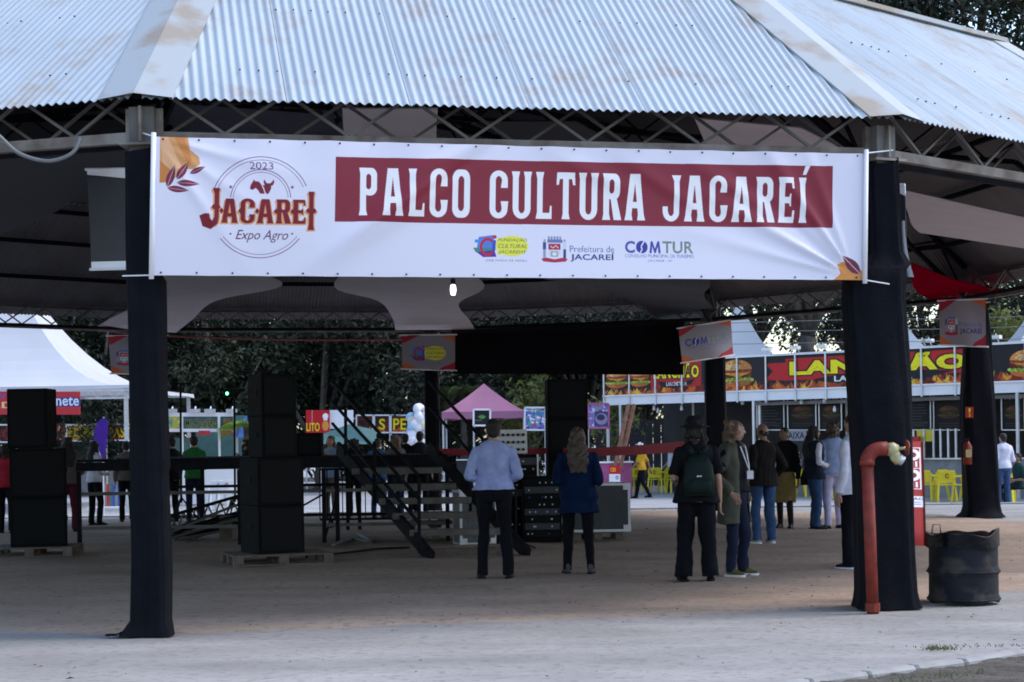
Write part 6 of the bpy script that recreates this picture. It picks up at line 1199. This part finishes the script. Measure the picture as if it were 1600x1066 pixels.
BLKC = cloth('black_cotton', (.007, .0075, .011)); BLKT = cloth('black_trouser_cloth', (.0045, .005, .008)); LBLUE = cloth('light_blue_shirt_cloth', (.30, .34, .58)); NBLUE = cloth('deep_blue_knit', (.003, .013, .046)); DENIM = cloth('blue_denim', (.035, .07, .16)); DDENIM = cloth('dark_denim', (.012, .016, .036)); OLIVE = cloth('olive_jacket_cloth', (.075, .075, .058)); TAN = cloth('tan_skirt_cloth', (.20, .145, .055)); WHITEC = cloth('white_shirt_cloth', (.55, .55, .66)); STRIPE = cloth('blue_striped_cloth', (.25, .33, .55)); LAV = cloth('pale_lavender_cloth', (.42, .40, .58)); GREYC = cloth('grey_brown_cloth', (.12, .10, .10)); DRED = cloth('dark_red_cloth', (.08, .012, .025)); YELC = cloth('mustard_cloth', (.48, .27, .025)); GREEN = cloth('green_cloth', (.02, .14, .04)); REDC = cloth('red_cloth', (.35, .02, .04)); BLUEC = cloth('mid_blue_cloth', (.04, .12, .30)); NAVYC = cloth('navy_vest_cloth', (.012, .018, .034))
L_BR = cloth('brown_leather', (.045, .025, .018), .4); L_BK = cloth('black_leather', (.012, .012, .014), .35); L_GR = cloth('grey_suede', (.085, .07, .075)); L_OL = cloth('olive_canvas', (.12, .10, .035)); L_NV = cloth('navy_canvas', (.012, .016, .04)); L_PG = cloth('pale_grey_canvas', (.28, .28, .29)); SOLEW = m_white
p1 = person('man in light blue shirt and black trousers seen from behind', G(774, 905), 0, 1.745, LBLUE, BLKT, L_BR, h_dark, 'front', 'front', .98, st=.06, wide=1.06, build_=1.08, hem=.98, hairkind='short', sole=L_BK)
p2 = person('woman with long brown hair and deep blue sweater seen from behind', G(905, 897), 0, 1.64, NBLUE, BLKT, L_GR, h_brown, 'bent', 'bent', 1.0, st=.055, wide=1.12, build_=1.06, hem=.74, hairkind='long', leg_r=.95, shoe_h=.03)
p3 = person('person in black with brimmed hat and short sleeves seen from behind', G(1090, 908), 2, 1.69, BLKC, BLKT, L_BK, h_dark, 'bent', 'down', .42, st=.055, wide=1.12, build_=1.06, hem=.86, hairkind='medium', leg_r=1.35, flare=1.3, hatm=('hat', cloth('black_felt', (.012, .012, .018))))
p4 = person('curly haired woman in olive jacket with a lanyard and canvas sneakers', G(1150, 900), -118, 1.69, BLKC, DDENIM, L_OL, h_curl, 'pocket', 'pocket', .3, st=.035, build_=1.04, hem=.95, hairkind='curly', wear=('jacket', OLIVE, .60, 135, 405, True, .034), sole=SOLEW, turn=15)
p5 = person('man in dark jacket and blue jeans with pale sneakers', G(1195, 849), 30, 1.70, cloth('dark_brown_jacket_cloth', (.013, .010, .010)), DENIM, L_PG, h_dark, 'pocket', 'pocket', 1.0, st=.03, wide=1.1, build_=1.1, hem=.84, hairkind='bald', sole=SOLEW, leg_r=1.1, skin=m_skin2)
p6 = person('woman in tan skirt and black heeled boots', G(1228, 826), 150, 1.66, BLKC, TAN, L_BK, h_dark, 'down', 'side', 1.0, st=.02, hem=.98, hairkind='bun', kind='skirt', skin=m_skin2, shoe_h=.04)
p7 = person('woman in dark vest with white sleeves and blue jeans', G(1273, 827), -70, 1.68, WHITEC, DENIM, L_BK, h_dark, 'bent', 'front', .98, st=.03, build_=1.05, hem=.92, hairkind='long', wear=('vest', NAVYC, .86, 115, 425, False, .03))
p8 = person('person in blue striped shirt and pale trousers behind the woman in the vest', G(1303, 826), 10, 1.73, STRIPE, LAV, L_BK, h_brown, 'down', 'bent', .5, hem=.9, hairkind='medium', near=False)
p9 = person('man in white shirt and black trousers half hidden by the draped post', G(1337, 889), 40, 1.76, WHITEC, BLKT, L_NV, h_dark, 'down', 'down', 1.0, st=.04, hem=.84, wide=1.08, hairkind='short', sole=SOLEW, leg_r=1.15)
p10 = person('walker in mustard shirt and dark trousers by the yellow chairs', G(1003, 779, -.2), 75, 1.63, YELC, BLKT, L_BK, h_dark, 'swing_f', 'swing_b', .5, stride=.22, hem=.88, wide=1.1, near=False, hatm=('cap', m_white), skin=m_skin2)
person('person in white shirt and jeans at the right of the far wrapped post', G(1569, 793, -.2), 20, 1.72, WHITEC, DENIM, L_BK, h_dark, 'bent', 'bent', .9, near=False, hem=.92)
person('seated person in dark green at the right edge', G(1592, 790, -.2), 100, 1.70, cloth('dark_green_cloth', (.015, .04, .04)), cloth('black_shorts_cloth', (.012, .012, .014)), L_BK, h_dark, 'bent', 'bent', .5, near=False, sit=True, skin=m_skin2)
person('walker in pale top and jeans half hidden behind the hat wearer', G(1050, 770, -.2), 80, 1.58, WHITEC, DENIM, L_PG, h_brown, 'swing_b', 'swing_f', .6, near=False, stride=.2)
bgp = [(108, 832, 30.9, 1.68, 20, GREYC, DRED, h_dark, 'long', 'bent', 'grey top and dark red trousers by the left speaker stack'), (147, 0, 33.4, 1.62, -40, WHITEC, BLKT, h_dark, 'long', 'front', 'pale top with very long black hair under the feather flag'), (197, 0, 35, 1.62, 10, GREYC, BLKT, h_dark, 'short', 'down', 'grey clothes close to the slim front post'), (8, 0, 31, 1.58, 0, REDC, BLKT, h_dark, 'medium', 'front', 'red top cut off by the left edge'), (268, 0, 34.5, 1.68, 60, BLKC, BLKT, h_dark, 'short', 'down', 'black just right of the slim front post'), (303, 0, 34, 1.70, 15, GREEN, DDENIM, h_dark, 'short', 'bent', 'green shirt and red cap beyond the stage'), (386, 0, 36, 1.62, 90, BLKC, BLKT, h_dark, 'medium', 'face', 'black beside the middle speaker stack'), (517, 0, 34, 1.66, 160, cloth('pale_blue_cloth', (.22, .32, .52)), GREYC, h_brown, 'long', 'face', 'pale blue top with a hand raised beyond the stage'), (553, 0, 36, 1.60, 20, BLKC, BLKT, h_dark, 'medium', 'bent', 'black behind the stair handrail'), (590, 0, 35, 1.60, -20, BLUEC, DENIM, h_brown, 'short', 'bent', 'mid blue top behind the stairs'), (618, 0, 35.5, 1.66, 30, GREYC, DDENIM, h_curl, 'curly', 'down', 'grey with auburn curls behind the stairs'), (633, 0, 37, 1.70, 0, BLKC, BLKT, h_dark, 'short', 'down', 'black left of the candy display'), (656, 0, 37, 1.74, 0, cloth('dark_navy_cloth', (.015, .017, .03)), BLKT, h_dark, 'short', 'down', 'dark navy before the candy display')]
for px, py, Y, H, yaw, tp_, bt2, hr, hk, ar, lb_ in bgp:
    pos = G(px, py) if py else Vector((P(px, 700, Y).x, Y, 0)); q = person('person in ' + lb_, pos, yaw, H, tp_, bt2, L_BK, hr, ar, ar, .95, near=False, hairkind=hk, hatm=('cap', REDC) if 'cap' in lb_ else None, group='people beyond the stage')
# things they carry
def onp(pr, x, y, z): s = pr['_s']; return Matrix.Rotation(pr.rotation_euler.z, 3, 'Z') @ (Vector((x, y, z)) * s) + pr.location
bp2 = thing('backpack', 'dark green backpack on the person with the brimmed hat', 'backpack', onp(p3, 0, -.2, 1.0), p3.rotation_euler.z); m_bag = cloth('dark_green_nylon', (.008, .017, .016), .6); LOC[bp2] = Vector((0, 0, 0)); sB = Vector((0, 0, .0))
k = MB(); k.rings([(0, 0, -.07, .10, .03), (0, -.01, -.05, .155, .07), (0, -.01, .10, .165, .085), (0, -.005, .25, .145, .075), (0, .0, .34, .10, .05), (0, .01, .37, .05, .025)], 28, True, 2.8); k.build('bag', m_bag, bp2, False, True)
k = MB(); k.rings([(0, -.075, -.035, .09, .015), (0, -.085, -.02, .12, .03), (0, -.085, .08, .12, .032), (0, -.08, .11, .10, .02), (0, -.075, .12, .06, .01)], 22, True, 3); k.build('front_pocket', m_bag, bp2, False, True)
for sd in (-1, 1): MB().tube([(sd * .05, .03, .37), (sd * .085, .055, .44), (sd * .10, .14, .46), (sd * .115, .235, .38)], [(.028, .012)] * 4, 8).build('strap', m_bag, bp2, False, True)
MB().tube([(-.03, .01, .36), (-.02, .0, .41), (.02, .0, .41), (.03, .01, .36)], .008, 6).build('handle', m_bag, bp2, False, True)
for sd in (-1, 1): MB().ball((sd * .014 - .01, -.113, .145), (.013, .006, .008), 8, 6).build('logo_mark', m_white, bp2, False)
ly = tag(MB().tube([onp(p4, -.06, .11, 1.46), onp(p4, -.05, .155, 1.25), onp(p4, -.03, .165, 1.19), onp(p4, .04, .15, 1.30), onp(p4, .07, .10, 1.46)], .007, 5).box(onp(p4, -.03, .172, 1.14), (.07, .07, .09)).build('lanyard', m_glasswh, None), 'pale lanyard badge on the curly haired woman', 'lanyard')
hb = thing('handbag', 'black shoulder bag hanging at the side of the woman in the vest', 'bag', onp(p7, -.22, .0, .86), p7.rotation_euler.z); LOC[hb] = Vector((0, 0, 0)); k = MB(); k.rings([(0, 0, -.11, .05, .12), (0, 0, -.02, .06, .13), (0, 0, .09, .035, .10)], 18, True, 3); k.build('bag', L_BK, hb, False, True); MB().tube([(0, -.09, .08), (.02, -.08, .3), (.06, -.02, .52), (.02, .06, .3), (0, .09, .08)], .009, 6).build('strap', L_BK, hb, False, True)
finish_people()
for o in list(bpy.data.objects):
    if '_s' in o: del o['_s']
